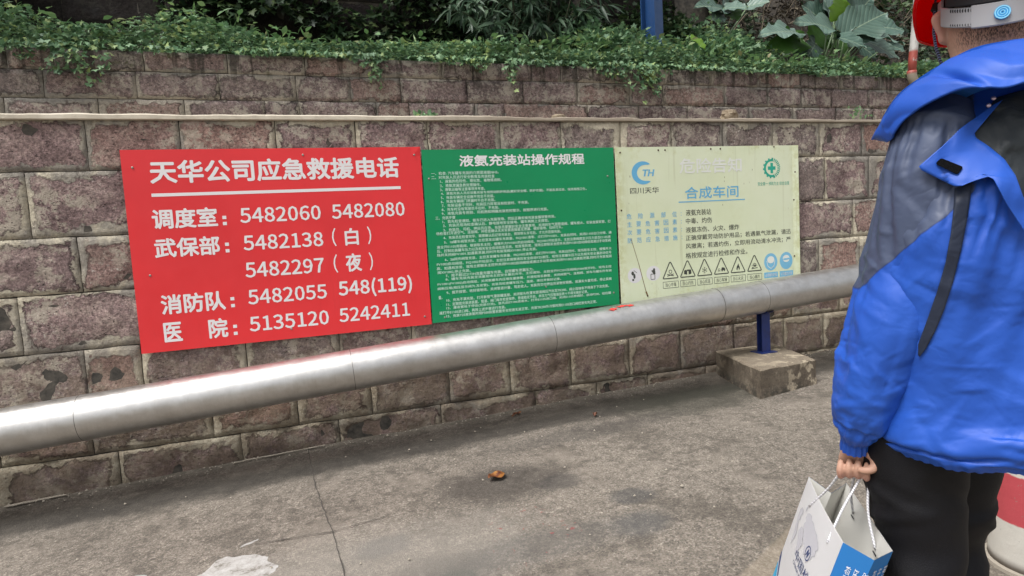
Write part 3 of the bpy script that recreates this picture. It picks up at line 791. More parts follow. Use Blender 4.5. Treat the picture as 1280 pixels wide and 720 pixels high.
# prohibition discs
for k, (cx, cz) in enumerate([(2.353, 1.101), (2.516, 1.106)]):
    flat("prohibition_disc", [ngon(cx, cz, 0.062, 0.058)], YW+0.0004, LPR, t)
flat("pictogram", [ngon(2.335, 1.118, .012, .016, 10), ngon(2.349, 1.095, .010, .020, 10), ngon(2.337, 1.068, .010, .009, 10)] + [seg((2.372, 1.120), (2.345, 1.140), .004)], YW, KPR, t)
flat("pictogram", [ngon(2.523, 1.135, .009, .010, 10), [(2.497, 1.128), (2.53, 1.135), (2.535, 1.10), (2.52, 1.095)], ] + outline([(2.493, 1.06), (2.528, 1.06), (2.528, 1.10), (2.493, 1.10)], .005), YW, KPR, t)
TX = [2.669, 2.828, 2.988, 3.148, 3.308, 3.470]
TN = ["当心中毒", "当心灼伤", "当心低温", "当心车辆", "当心火灾", "当心爆炸"]
for k, x in enumerate(TX):
    z0, z1 = 1.055, 1.180
    tri = [(x-.068, z0+.004), (x-.062, z0), (x+.062, z0), (x+.068, z0+.004), (x+.005, z1), (x-.005, z1)]
    flat("warning_triangle", outline(tri, .0085), YW, KPR, t)
    pic = []
    if k == 0: pic = ringq(x, 1.107, .011, .011, .016, .016, 12) + [seg((x-.03, 1.073), (x+.03, 1.088), .006), seg((x-.03, 1.088), (x+.03, 1.073), .006)]
    if k == 1: pic = [[(x-.034, 1.078), (x-.006, 1.072), (x-.006, 1.102), (x-.014, 1.112), (x-.034, 1.106)], [(x+.008, 1.072), (x+.034, 1.078), (x+.032, 1.110), (x+.008, 1.112)], seg((x-.006, 1.106), (x+.008, 1.106), .012)]
    if k == 2: pic = [seg((x+.022*math.cos(q), 1.096+.022*math.sin(q)), (x-.022*math.cos(q), 1.096-.022*math.sin(q)), .004) for q in (0.52, 1.57, 2.62)] + [seg((x+.022*math.cos(q)-.006*math.sin(q), 1.096+.022*math.sin(q)+.006*math.cos(q)), (x+.022*math.cos(q)+.006*math.sin(q), 1.096+.022*math.sin(q)-.006*math.cos(q)), .003) for q in (0.52, 1.57, 2.62, 3.66, 4.71, 5.76)]
    if k == 3: pic = [[(x-.004, 1.083), (x+.036, 1.083), (x+.036, 1.094), (x+.026, 1.104), (x+.004, 1.106)], ngon(x+.006, 1.079, .006, .006, 10), ngon(x+.028, 1.079, .006, .006, 10)] + ringq(x-.022, 1.088, .007, .007, .011, .011, 10) + [seg((x-.034, 1.078), (x-.008, 1.078), .003)]
    if k == 4: pic = [[(x-.016, 1.080), (x-.006, 1.070), (x-.004, 1.086), (x+.003, 1.094), (x+.008, 1.084), (x+.006, 1.070), (x+.017, 1.080), (x+.016, 1.100), (x+.009, 1.108), (x+.004, 1.128), (x-.004, 1.112), (x-.012, 1.102)]]
    if k == 5: pic = [seg((x, 1.092), (x+.028*math.cos(q), 1.092+.026*math.sin(q)), .003) for q in (0.2, .7, 1.2, 1.7, 2.2, 2.8)] + [seg((x-.03, 1.074), (x+.03, 1.080), .006), ngon(x-.016, 1.082, .008, .006, 8), ngon(x+.006, 1.096, .009, .008, 8)] + ringq(x, 1.105, .012, .012, .015, .015, 10)
    flat("pictogram", pic, YW, KPR, t)
    flat("caption_box", outline([(x-.070, .980), (x+.070, .980), (x+.070, 1.030), (x-.070, 1.030)], .0035), YW, KPR, t)
    C_(TN[k], x-.050, x+.050, .990, 1.021, KPR, 0.0)
BLUE2 = Mat("sky_blue_print", 0.5, color=(0.19, 0.48, 0.68)).m
for k, cx in enumerate((3.634, 3.793)):
    cz = 1.117
    flat("mandatory_disc", [ngon(cx, cz, .067, .072)], YW+0.0004, BLUE2, t)
    flat("pictogram", [ngon(cx, cz+.018, .036, .030, 16)] , YW, FPR, t)
    flat("pictogram", outline([(cx-.042, cz+.01), (cx-.030, cz-.035), (cx, cz-.055), (cx+.030, cz-.035), (cx+.042, cz+.01)], .005)[:4] + ([seg((cx-.03, cz+.012), (cx+.034, cz+.016), .014)] if k else []), YW-0.0003, BLUE2 if k else FPR, t)
    flat("caption_box", [[(cx-.070, .985), (cx+.070, .985), (cx+.070, 1.032), (cx-.070, 1.032)]], YW+0.0004, BLUE2, t)
    C_(("必须戴防护帽", "必须戴防护镜")[k], cx-.058, cx+.058, .995, 1.022, LPR, 0.0)
CRK = Mat("brown_stain", 0.9, color=(0.16, 0.09, 0.03)).m
flat("crack", [seg((2.332, 1.386), (2.39, 1.19), .004), seg((2.39, 1.19), (2.445, .97), .005), seg((2.445, .97), (2.458, .935), .012)], YW-0.0004, CRK, t)
nails(t, [(2.27, 2.03), (2.60, 2.045), (2.66, 2.045), (3.08, 2.05), (3.17, 2.05), (3.69, 2.06), (3.90, 1.85), (3.885, 1.62), (2.26, 1.60), (2.458, .935), (3.88, 1.15)], 4.1075, RUST)

# ------------------------------------------------------------------ pipe with jacketing, support post, concrete footing
M = Mat("galvanised_cladding", 0.3, 1.0)
p = M.pos(); X = M.sep(p)
sc_ = M.noise(M.map(p, (0.7, 1, 6)), 14, 6, 0.7)
c = M.ramp(M.noise(p, 7, 6, 0.75), [(0.3, (0.52, 0.505, 0.48)), (0.55, (0.63, 0.62, 0.60)), (0.8, (0.73, 0.725, 0.715))])
c = M.mix(M.step(M.noise(M.map(p, (6, 1, 0.6)), 12, 5, 0.7), 0.55, 0.72, 0, 0.14), c, (0.30, 0.26, 0.21))
M.color(c)
M.rough(M.step(M.noise(p, 22, 6, 0.75), 0.3, 0.75, 0.36, 0.50))
M.bump(M.math('ADD', M.noise(M.map(p, (0.6, 1, 1)), 9, 3, 0.5), M.math('MULTIPLY', M.noise(p, 160, 3), 0.10)), 0.08, 0.012)
GAL = M.m
SEAMM = Mat('seam_grime', .7, .2, color=(.10, .09, .08)).m
def pipe_c(x): return Vector((x, 3.885 - 0.012*x, 0.672 + 0.0612*x))
PR = 0.127
t = thing("clad_pipe", pipe_c(1.5), "long silver metal clad pipe running along the wall below the signs", "pipe")
seams = [-4.2, -2.7, -1.235, 0.225, 1.555, 2.90, 3.30, 4.9, 6.4, 7.9]
for k in range(len(seams)-1):
    a, b = seams[k]-0.02, seams[k+1]
    pts, rr_ = [], []
    n = 24
    for i in range(n+1):
        x = a + (b-a)*i/n
        r = PR 
        pts.append(pipe_c(x)); rr_.append(PR + 0.0015*math.sin(k*2.1+i*0.4)*0.5)
    # bead at the leading edge
    v, f = tube(pts, [q if i else PR+.0012 for i, q in enumerate(rr_)], 64, False)
    o = obj("cladding_section", v, f, GAL, t, smooth=True); o.matrix_parent_inverse = Matrix.Translation(-t.location)
    v, f = tube([pipe_c(a-.0030), pipe_c(a+.0002)], PR+.0008, 64, False)
    o = obj("lap_seam", v, f, SEAMM, t, smooth=True); o.matrix_parent_inverse = Matrix.Translation(-t.location)
o = None
SCR = Mat("red_paint_spot", 0.5, color=(0.60, 0.05, 0.04)).m
v, f = [], []
ax_d = (pipe_c(3)-pipe_c(2)).normalized()
vn = []
for k, (xc, ang, wx, wa) in enumerate([(1.99, 60, .030, 6), (2.07, 68, .045, 5), (2.13, 64, .022, 5)]):
    n0 = len(v)
    for j in range(12):
        q = 2*math.pi*j/12; rj = 1+0.3*math.sin(j*2.3+k)
        x = xc + wx*math.cos(q)*rj; th = math.radians(ang + wa*math.sin(q)*rj)
        c0 = pipe_c(x); v.append((c0.x, c0.y - (PR+.0035)*math.cos(th), c0.z + (PR+.0035)*math.sin(th)))
    f.append(list(range(n0, n0+12)))
o = obj("paint_splash", v, f, SCR, t); o.matrix_parent_inverse = Matrix.Translation(-t.location)

M = Mat("footing_concrete", 0.9)
p = M.pos(); X = M.sep(p)
c = M.ramp(M.noise(p, 6, 6, 0.72, .5), [(0.3, (0.10, 0.08, 0.06)), (0.5, (0.17, 0.14, 0.105)), (0.7, (0.25, 0.215, 0.165))])
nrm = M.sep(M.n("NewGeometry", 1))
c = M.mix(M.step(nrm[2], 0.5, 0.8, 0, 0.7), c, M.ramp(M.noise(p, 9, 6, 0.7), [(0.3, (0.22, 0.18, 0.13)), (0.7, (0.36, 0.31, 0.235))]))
c = M.mix(M.math('MULTIPLY', M.step(M.noise(p, 7, 4, 0.6), 0.54, 0.60), M.step(X[0], 2.95, 3.35, 0.25, 0.9)), c, (0.55, 0.48, 0.36))
c = M.mix(M.math('MULTIPLY', M.step(X[2], 0.33, 0.25), M.step(M.noise(p, 12, 5, 0.7), 0.4, 0.55, 0, 0.8)), c, (0.04, 0.038, 0.03))
c = M.mix(0.5, c, M.ramp(M.noise(p, 90, 4, 0.7), [(0.3, (0.25, 0.25, 0.25)), (0.7, (0.75, 0.75, 0.75))]), 'OVERLAY')
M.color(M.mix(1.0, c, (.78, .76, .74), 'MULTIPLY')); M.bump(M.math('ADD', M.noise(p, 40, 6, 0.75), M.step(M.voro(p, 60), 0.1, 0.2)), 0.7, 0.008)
A, B, C3, D3 = (2.892, 3.397), (3.446, 3.465), (3.62, 4.10), (3.075, 4.12)
def quadpt(u, w_):
    return ((A[0]*(1-u)+B[0]*u)*(1-w_)+(D3[0]*(1-u)+C3[0]*u)*w_, (A[1]*(1-u)+B[1]*u)*(1-w_)+(D3[1]*(1-u)+C3[1]*u)*w_)
v, f = [], []
nu = 18; levels = [(0.20, 0.0), (0.23, 0.0), (0.30, 0.0), (0.37, 0.0), (0.425, 0.0), (0.434, .012), (0.437, .028)]
for z, ins in levels:
    loop = [(k/nu, 0) for k in range(nu)] + [(1, k/nu) for k in range(nu)] + [(1-k/nu, 1) for k in range(nu)] + [(0, 1-k/nu) for k in range(nu)]
    for u, w_ in loop:
        u2 = ins*1.6+(1-3.2*ins)*u; w2 = ins*1.4+(1-2.8*ins)*w_
        x, y = quadpt(u2, w2)
        nn = fbm(np.array([[x*14, y*14, z*14]]), 3)[0]*0.006
        spread = 0.01 if z < .235 else 0
        v.append((x+nn+(u-.5)*spread*2, y+nn*0.7+(w_-.5)*spread*2, z + (nn*0.5 if z > .4 else 0)))
L = 4*nu
for i in range(len(levels)-1):
    for k in range(L): f.append([i*L+k, i*L+(k+1) % L, (i+1)*L+(k+1) % L, (i+1)*L+k])
f.append([(len(levels)-1)*L+k for k in range(L)])
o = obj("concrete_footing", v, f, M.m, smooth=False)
tag(o, "square weathered concrete footing block under the blue pipe support, against the wall", "footing")

NAVY = paint("navy_paint", (0.012, 0.028, 0.14), 0.45, 0.5, dirtcol=(0.02, 0.02, 0.03), scale=18)
t = thing("pipe_support", (3.32, 3.85, 0.437), "navy blue steel post holding the silver pipe on its concrete footing", "pipe support")
def loc(o): o.matrix_parent_inverse = Matrix.Translation(-t.location); return o
px, py = 3.318, 3.85
ang = Matrix.Rotation(math.radians(6), 3, 'Z')
mb = MB(); mb.box((px-.038, py-.030, .438), (px+.038, py-.024, .80)); loc(mb.build("flange", NAVY, t))
mb = MB(); mb.box((px-.003, py-.0235, .438), (px+.003, py+.0235, .80)); loc(mb.build("web", NAVY, t))
mb = MB(); mb.box((px-.038, py+.024, .438), (px+.038, py+.030, .80)); loc(mb.build("flange", NAVY, t))
mb = MB(); mb.box((px-.075, py-.065, .4375), (px+.075, py+.065, .443)); loc(mb.build("base_plate", NAVY, t))
mb = MB(); mb.add([(px+.0385, py-.03, .775), (px+.0385, py-.03, .80), (px+.16, py-.03, .85), (px+.16, py-.03, .765), (px+.0385, py-.024, .775), (px+.0385, py-.024, .80), (px+.16, py-.024, .85), (px+.16, py-.024, .765)], [[0,3,2,1],[4,5,6,7],[0,1,5,4],[1,2,6,5],[2,3,7,6],[3,0,4,7]]); loc(mb.build("bracket", NAVY, t))
# saddle cradling the pipe
v, f = [], []
for i, x in enumerate((px-.03, px+.03)):
    for j in range(13):
        th = math.radians(-126+j*6)
        for r in (PR+.001, PR+.009):
            c0 = pipe_c(x); v.append((x, c0.y+r*math.cos(th)*1.0, c0.z+r*math.sin(th)))
for j in range(12):
    a = j*2
    f += [[a, a+2, a+28, a+26], [a+1, a+27, a+29, a+3], [a, a+1, a+3, a+2], [a+26, a+28, a+29, a+27]]
loc(obj("saddle", v, f, NAVY, t))

# ------------------------------------------------------------------ planting above the walls
def leafshape(kind):
    """unit leaf in the x-y plane, base at the origin, tip at +y, slightly folded: vertices and faces"""
    if kind == 'lobed':      # five pointed lobes
        pts = [(0, 0), (.20, -.10), (.52, .02), (.30, .22), (.62, .50), (.24, .50), (0, 1.0), (-.24, .50), (-.62, .50), (-.30, .22), (-.52, .02), (-.20, -.10)]
        v = [(x, y, 0.10*abs(x) - 0.12*y*y) for x, y in pts] + [(0, .34, -.03)]
        f = [[i, (i+1) % 12, 12] for i in range(12)]
        return v, f
    if kind == 'oval':
        v = [(0, 0, 0), (.27, .30, .06), (.25, .62, .03), (0, 1, -.10), (-.25, .62, .03), (-.27, .30, .06), (0, .5, -.02)]
        return v, [[0, 1, 6], [1, 2, 6], [2, 3, 6], [3, 4, 6], [4, 5, 6], [5, 0, 6]]
    if kind == 'lance':
        v = [(0, 0, 0), (.07, .25, .015), (.075, .55, -.06), (0, 1, -.28), (-.075, .55, -.06), (-.07, .25, .015), (0, .4, -.03)]
        return v, [[0, 1, 6], [1, 2, 6], [2, 3, 6], [3, 4, 6], [4, 5, 6], [5, 0, 6]]

def scatter_leaves(name, kind, P, D, Sz, mat, parent=None, U=None):
    """one mesh of many leaves: positions P, pointing directions D, sizes Sz"""
    lv, lf = leafshape(kind)
    lv = np.array(lv); n = len(P)
    D = D/np.linalg.norm(D, axis=1, keepdims=True)
    if U is None:
        U = np.tile([0, 0, 1.0], (n, 1)) + RNG.normal(size=(n, 3))*0.45
    Xa = np.cross(D, U); Xa /= np.linalg.norm(Xa, axis=1, keepdims=True)
    Za = np.cross(Xa, D)
    V = P[:, None, :] + (lv[None, :, 0:1]*Xa[:, None, :] + lv[None, :, 1:2]*D[:, None, :] + lv[None, :, 2:3]*Za[:, None, :])*Sz[:, None, None]
    V = V.reshape(-1, 3)
    k = len(lv)
    F = (np.array(lf)[None, :, :] + (np.arange(n)*k)[:, None, None]).reshape(-1, 3)
    me = bpy.data.meshes.new(name)
    me.vertices.add(len(V)); me.vertices.foreach_set("co", V.ravel())
    me.loops.add(F.size); me.loops.foreach_set("vertex_index", F.ravel())
    me.polygons.add(len(F)); me.polygons.foreach_set("loop_start", np.arange(0, F.size, 3)); me.polygons.foreach_set("loop_total", np.full(len(F), 3))
    me.materials.append(mat); me.update(); me.validate()
    return link(bpy.data.objects.new(name, me), parent)

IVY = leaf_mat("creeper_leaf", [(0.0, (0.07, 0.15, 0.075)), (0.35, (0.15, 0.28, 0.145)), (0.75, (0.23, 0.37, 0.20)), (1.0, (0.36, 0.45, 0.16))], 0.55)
IVYD = leaf_mat("shaded_creeper_leaf", [(0.0, (0.014, 0.032, 0.014)), (0.5, (0.036, 0.070, 0.030)), (0.85, (0.07, 0.12, 0.045)), (1.0, (0.11, 0.15, 0.055))], 0.45)  # darker copy of the creeper leaf, background shade painted into its colours
LANCE = leaf_mat("narrow_leaf", [(0.0, (0.03, 0.065, 0.035)), (0.5, (0.055, 0.105, 0.06)), (1.0, (0.11, 0.17, 0.10))], 0.4)
SOIL = Mat("dark_bank_soil", 0.95)
p = SOIL.pos()
SOIL.color(SOIL.ramp(SOIL.noise(p, 9, 7, 0.75), [(0.3, (0.012, 0.010, 0.008)), (0.55, (0.035, 0.028, 0.02)), (0.75, (0.085, 0.068, 0.048))]))
SOIL.bump(SOIL.noise(p, 30, 5), 0.6, 0.03); SOIL = SOIL.m

# bank of soil: the bed on top of the upper wall, then rising behind it to the right
v, f = [], []
bx = np.linspace(-5, 16, 80); by = np.concatenate([np.linspace(5.2, 9.5, 20), np.linspace(10, 16, 6)])
for x in bx:
    for y in by:
        rise = max(0, y-6.1)*(1.05 if x > 3.6 else 0.0)*min(1, max(0, (x-3.2)/0.8))
        z = 2.90 + 0.06*(y-5.2) + rise + 0.05*float(vnoise(np.array([[x*2.1, y*2.1, 0.]]))[0])
        if y > 6.7 and x < 3.9: z += (y-6.7)*1.2
        v.append((x, y, z))
for i in range(len(bx)-1):
    for j in range(len(by)-1): f.append([i*26+j, (i+1)*26+j, (i+1)*26+j+1, i*26+j+1])
tag(obj("soil_bank", v, f, SOIL, smooth=True), kind="structure")

def bedtop(x):
    """height of the low creeper above the wall's top along x"""
    return interp(x, [(-5, .30), (-1.9, .34), (-1.5, .16), (-1.0, .17), (-.6, .26), (-.1, .17), (.4, .13), (.8, .15), (1.3, .13), (1.9, .17), (2.4, .18), (2.8, .20), (3.4, .22), (4.0, .18), (4.6, .12), (5.3, .17), (6.2, .10), (7, .15), (12, .2)])[:, 0]

def rnd(n, lo, hi): return RNG.uniform(lo, hi, n)

# the low creeper carpet
n = 23000
x = rnd(n, -3.4, 9.0); y = 5.09 + rnd(n, 0, 1)**1.5*0.85
hh = 1.45*bedtop(x)*(0.75+0.5*vnoise(np.stack([x*2.2, y*2.2, x*0], 1)))
t_ = rnd(n, 0, 1)**0.6
z = 2.93 + hh*t_ + (y-5.1)*0.10
P_ = np.stack([x, y-0.03*(1-t_), z], 1)
D_ = np.stack([RNG.normal(size=n)*0.8, -rnd(n, 0.1, 1.2), RNG.normal(size=n)*0.3-0.05], 1)
tag(scatter_leaves("creeper_carpet", 'lobed', P_, D_, rnd(n, 0.022, 0.050), IVY), kind="stuff")
# grass blades and taller sprigs standing out of the carpet
n = 1500
x = rnd(n, -3.4, 9.0); y = 5.12 + rnd(n, 0, .6)
z = 2.94 + 1.2*bedtop(x)*rnd(n, .3, 1.15)
GRS = leaf_mat("grass_blade", [(0.0, (0.10, 0.20, 0.07)), (0.5, (0.16, 0.29, 0.12)), (0.93, (0.24, 0.34, 0.14)), (1.0, (0.28, 0.24, 0.12))], 0.5)
tag(scatter_leaves("grass_tufts", 'lance', np.stack([x, y, z], 1), np.stack([RNG.normal(size=n)*.7, RNG.normal(size=n)*.5-.2, rnd(n, .3, 1.2)], 1), rnd(n, .04, .095), GRS), kind="stuff")
n = 1500
x = rnd(n, -3.4, 9.0); y = 5.10 + rnd(n, 0, .5); z = 2.96 + 1.3*bedtop(x)*rnd(n, .3, 1.1)
tag(scatter_leaves("broad_weed_leaves", 'oval', np.stack([x, y, z], 1), np.stack([RNG.normal(size=n)*.8, -rnd(n, .1, 1.2), rnd(n, -.3, .6)], 1), rnd(n, .04, .085), GRS), kind="stuff")
# trails hanging over the wall face
trails = [(-1.55, .25, .22), (-1.35, .2, .30), (-1.72, .12, .12), (-.9, .25, .05), (-.2, .3, .05), (.55, .16, .10), (.60, .05, .22), (.66, .04, .34), (1.35, .3, .07), (1.5, .1, .12), (1.75, .06, .20), (1.8, .05, .30), (2.1, .3, .05), (2.75, .3, .14), (2.98, .32, .26), (3.15, .2, .20), (3.2, .08, .33), (3.05, .06, .36), (4.2, .3, .05), (4.55, .08, .15), (5.2, .4, .05), (-2.3, .4, .15), (0.2, .4, .03), (3.7, .4, .03)]
Pl, Dl, Sl = [], [], []
for xc, wd, ln in trails:
    k = int(90*wd/.3 + 90*ln) if ln > .05 else 55
    if wd < .1: k = int(34*ln/.3)
    xx = xc + RNG.normal(size=k)*wd*0.5; q = rnd(k, 0, 1)**1.3
    zz = 2.97 - q*ln*(1-0.6*np.minimum(1, np.abs(xx-xc)/wd))
    Pl.append(np.stack([xx, 5.075-rnd(k, 0, .05), zz], 1)); Dl.append(np.stack([RNG.normal(size=k)*.5, -rnd(k, .3, 1), -rnd(k, .2, 1.2)], 1)); Sl.append(rnd(k, .024, .05))
tag(scatter_leaves("hanging_creeper", 'lobed', np.concatenate(Pl), np.concatenate(Dl), np.concatenate(Sl), IVY), kind="stuff")

# creeper climbing the dark back wall, in ragged clumps
n = 24000
x = rnd(n, -3.2, 3.9); z = rnd(n, 2.95, 4.9)
den = fbm(np.stack([x*1.3, z*1.5, x*0+3], 1), 3) + 0.55*np.exp(-((x-1.1)/0.8)**2) + 0.25*np.exp(-((x+.35)/.55)**2) - 0.75*np.exp(-((x+1.55)/.6)**2) - 0.35*(z < 3.35)
keep = den > 0.0
x, z = x[keep], z[keep]; n = len(x)
y = 6.30 - rnd(n, 0, .16) - 0.12*np.maximum(0, fbm(np.stack([x*2, z*2, x*0], 1), 2))
D_ = np.stack([RNG.normal(size=n)*.6, -rnd(n, .3, 1.2), -rnd(n, .0, 1.0)], 1)
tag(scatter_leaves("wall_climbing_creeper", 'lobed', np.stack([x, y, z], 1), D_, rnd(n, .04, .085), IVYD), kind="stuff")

# two thick creeper mounds to the right of the blue post and right under the bare bank
def mound(cx, cy, cz, rx, ry, rz, n, sz, mat, name, kind='lobed', seed=0):
    a = rnd(n, 0, 2*math.pi); b = np.arccos(rnd(n, -0.15, 1)); r = rnd(n, .72, 1.03)
    P_ = np.stack([np.sin(b)*np.cos(a), np.sin(b)*np.sin(a), np.cos(b)], 1)
    bump = 1 + 0.28*fbm(P_*2.3+seed, 3)
    N_ = P_.copy()
    P_ = P_*(r*bump)[:, None]*np.array([rx, ry, rz]) + np.array([cx, cy, cz])
    D_ = N_*0.6 + RNG.normal(size=(n, 3))*0.5 + np.array([0, -.3, -.25])
    return scatter_leaves(name, kind, P_, D_, rnd(n, sz*.6, sz*1.2), mat)
tag(mound(3.15, 5.75, 2.95, .75, .35, .56, 4200, .05, IVY, "creeper_mound", seed=1), kind="stuff")
tag(mound(4.60, 6.05, 2.95, 1.0, .45, .80, 5200, .05, IVY, "creeper_mound", seed=5), kind="stuff")
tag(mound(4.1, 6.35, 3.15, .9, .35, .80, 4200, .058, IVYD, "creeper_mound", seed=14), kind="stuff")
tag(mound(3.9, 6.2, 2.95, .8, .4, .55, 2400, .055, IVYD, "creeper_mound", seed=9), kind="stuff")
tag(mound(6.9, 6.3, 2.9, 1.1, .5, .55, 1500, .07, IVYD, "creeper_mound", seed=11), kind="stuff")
tag(mound(5.9, 5.62, 2.95, 1.3, .25, .30, 3600, .048, IVY, "creeper_mound", seed=11), kind="stuff")
# low dark undergrowth between
n = 3500
x = rnd(n, -3, 8.5); y = rnd(n, 5.5, 6.25); z = 2.98 + rnd(n, 0, 1)**1.5*(.22+.12*vnoise(np.stack([x*1.7, y, x*0], 1)))
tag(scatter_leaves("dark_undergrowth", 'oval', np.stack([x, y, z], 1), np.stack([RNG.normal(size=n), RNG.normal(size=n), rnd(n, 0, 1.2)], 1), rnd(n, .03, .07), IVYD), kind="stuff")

# dry stems over the bare bank
DRY = Mat("dry_stem", 0.9); DRY.color(DRY.ramp(DRY.n("NewGeometry", 8), [(0, (0.045, 0.034, 0.024)), (0.6, (0.11, 0.088, 0.06)), (1, (0.24, 0.2, 0.14))])); DRY = DRY.m
mb = MB()
for k in range(430):
    x0 = random.uniform(3.6, 9.5); y0 = random.uniform(6.6, 7.6)
    z0 = 2.95 + (y0-6.1)*1.05 + random.uniform(-.05, .3)
    a = random.uniform(-1.2, 1.2); L = random.uniform(.2, .8); cv = random.uniform(-.25, .25)
    pts = [(x0 + L*t*math.sin(a)+cv*t*t, y0 - .10*t, z0 + L*t*math.cos(a)*.8-0.2*t*t) for t in (0, .35, .7, 1)]
    mb.tube(pts, [random.uniform(.004, .009)]*3+[.002], 4, False)
tag(mb.build("dry_stems", DRY), kind="stuff")
n = 3000
x = rnd(n, 3.6, 9.5); y = rnd(n, 6.5, 7.7); z = 2.98+(y-6.1)*1.05+rnd(n, 0, .25)
DL = leaf_mat("dry_leaf", [(0.0, (0.02, 0.018, 0.012)), (0.5, (0.05, 0.042, 0.028)), (1.0, (0.12, 0.10, 0.065))], 0.8, tl=.1)
tag(scatter_leaves("dead_leaves", 'oval', np.stack([x, y-.08, z], 1), RNG.normal(size=(n, 3)), rnd(n, .03, .08), DL), kind="stuff")

# creeper running up the bank behind
n = 9000
x = rnd(n, 3.4, 13); y = 6.3+rnd(n, 0, 1)*4.2
k_ = fbm(np.stack([x*.9, y*.9, x*0+8], 1), 3) > (.15 - .5*(x > 7.2) - .5*(y > 8.0))
x, y = x[k_], y[k_]; n = len(x)
z = 2.96+.06*(y-5.2)+(y-6.1)*1.05*np.clip((x-3.2)/.8, 0, 1)+rnd(n, 0, .14)
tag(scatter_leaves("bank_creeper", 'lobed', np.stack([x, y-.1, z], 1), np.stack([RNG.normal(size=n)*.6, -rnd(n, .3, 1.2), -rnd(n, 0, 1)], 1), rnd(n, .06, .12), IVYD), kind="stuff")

# narrow-leaved shrub leaning out of the back wall
BARK = Mat("shrub_stem", 0.8, color=(0.05, 0.055, 0.03)).m
t = thing("narrow_leaf_shrub", (2.35, 6.1, 3.0), "shrub with long narrow drooping grey green leaves, left of the blue post", "shrub")
Pl, Dl, Sl = [], [], []
rs = random.Random(3)
tipsS = []
for k in range(46):
    bx0 = rs.uniform(2.15, 2.75); ex = rs.uniform(1.35, 3.15); ez = rs.uniform(3.3, 4.4) - 0.25*abs(ex-2.3); ey = rs.uniform(5.35, 6.1)
    pts = []
    for q in range(8):
        u = q/7
        pts.append((bx0+(ex-bx0)*u**1.2, 6.15+(ey-6.15)*u, 3.0+(ez-3.0)*math.sin(u*1.75)/math.sin(1.75)))
    v, f = tube(pts, [0.009*(1-.8*q/7) for q in range(8)], 5)
    o = obj("branch", v, f, BARK, t); o.matrix_parent_inverse = Matrix.Translation(-t.location)
    for q in range(30):
        u = rs.uniform(.45, 1.0)*7; i = min(6, int(u)); fr = u-i
        a_, b_ = Vector(pts[i]), Vector(pts[i+1]); c_ = a_.lerp(b_, fr); d_ = (b_-a_).normalized()
        side = Vector((rs.gauss(0, 1), rs.gauss(0, 1), rs.gauss(-.35, .6))).normalized()
        dd = (d_*.55 + side*.75 + Vector((0, -.25, -.35))).normalized()
        Pl.append(tuple(c_)); Dl.append(tuple(dd)); Sl.append(rs.uniform(.13, .24))
o = scatter_leaves("foliage", 'lance', np.array(Pl), np.array(Dl), np.array(Sl), LANCE, t); o.matrix_parent_inverse = Matrix.Translation(-t.location); o["kind"] = "stuff"

# big-leaved plants
def bigleaf_mesh(L, W, seed, droop=0.5, cup=0.25, ruff=0.05):
    nu, nv = 22, 12
    v, f = [], []
    r = random.Random(seed); ph = r.uniform(0, 6)
    for i in range(nu+1):
        u = i/nu
        half = W*0.5*(math.sin(math.pi*min(1, u*0.93+0.07)**0.72)**0.8) * (1+0.07*math.sin(u*23+ph)+0.05*math.sin(u*41+ph))
        if u > .999: half = 0.002
        for j in range(-nv//2, nv//2+1):
            s_ = j/(nv/2)
            x = s_*half*(1-.1*abs(s_)); y = L*u - .07*L*(1-abs(s_))*0 - (0.10*L*abs(s_)*(1-u) if u < .2 else 0)
            vein = 0.006*abs(math.sin(u*19 - abs(s_)*5.5))
            z = cup*half*abs(s_)**1.3 - droop*L*u*u + ruff*L*abs(s_)**2*math.sin(u*17+ph+2.5*(s_ > 0)) - vein*(abs(s_) > .06) - .006*(abs(s_) < .06)
            v.append((x, y, z))
    m_ = nv+1
    for i in range(nu):
        for j in range(nv): f.append([i*m_+j, i*m_+j+1, (i+1)*m_+j+1, (i+1)*m_+j])
    return v, f
BL = Mat("blue_green_leaf", 0.42, spec=0.5)
oc = BL.objc(); g = BL.sep(oc)
rn = BL.n("ObjectInfo", 5)
c = BL.mix(rn, (0.05, 0.10, 0.075), (0.12, 0.19, 0.15))
vn_ = BL.math('ABSOLUTE', BL.math('SINE', BL.math('SUBTRACT', BL.math('MULTIPLY', g[1], 46.0), BL.math('MULTIPLY', BL.math('ABSOLUTE', g[0]), 42.0))))
c = BL.mix(BL.step(vn_, 0.16, 0.02, 0, .55), c, (0.22, 0.29, 0.21))
c = BL.mix(BL.step(BL.math('ABSOLUTE', g[0]), .008, .003, 0, .7), c, (0.26, 0.33, 0.22))
c = BL.mix(BL.step(BL.noise(oc, 9, 4), .5, .7, 0, .3), c, (0.04, 0.08, 0.05))
BL.color(c); BL.bump(vn_, 0.4, 0.01); BLM = BL.m
YG = leaf_mat("young_leaf", [(0.0, (0.14, 0.27, 0.03)), (1.0, (0.18, 0.33, 0.04))], 0.45, tl=.4)
GLF = leaf_mat("green_leaf_underside", [(0.0, (0.05, 0.13, 0.02)), (1.0, (0.07, 0.17, 0.03))], 0.5, tl=.4)
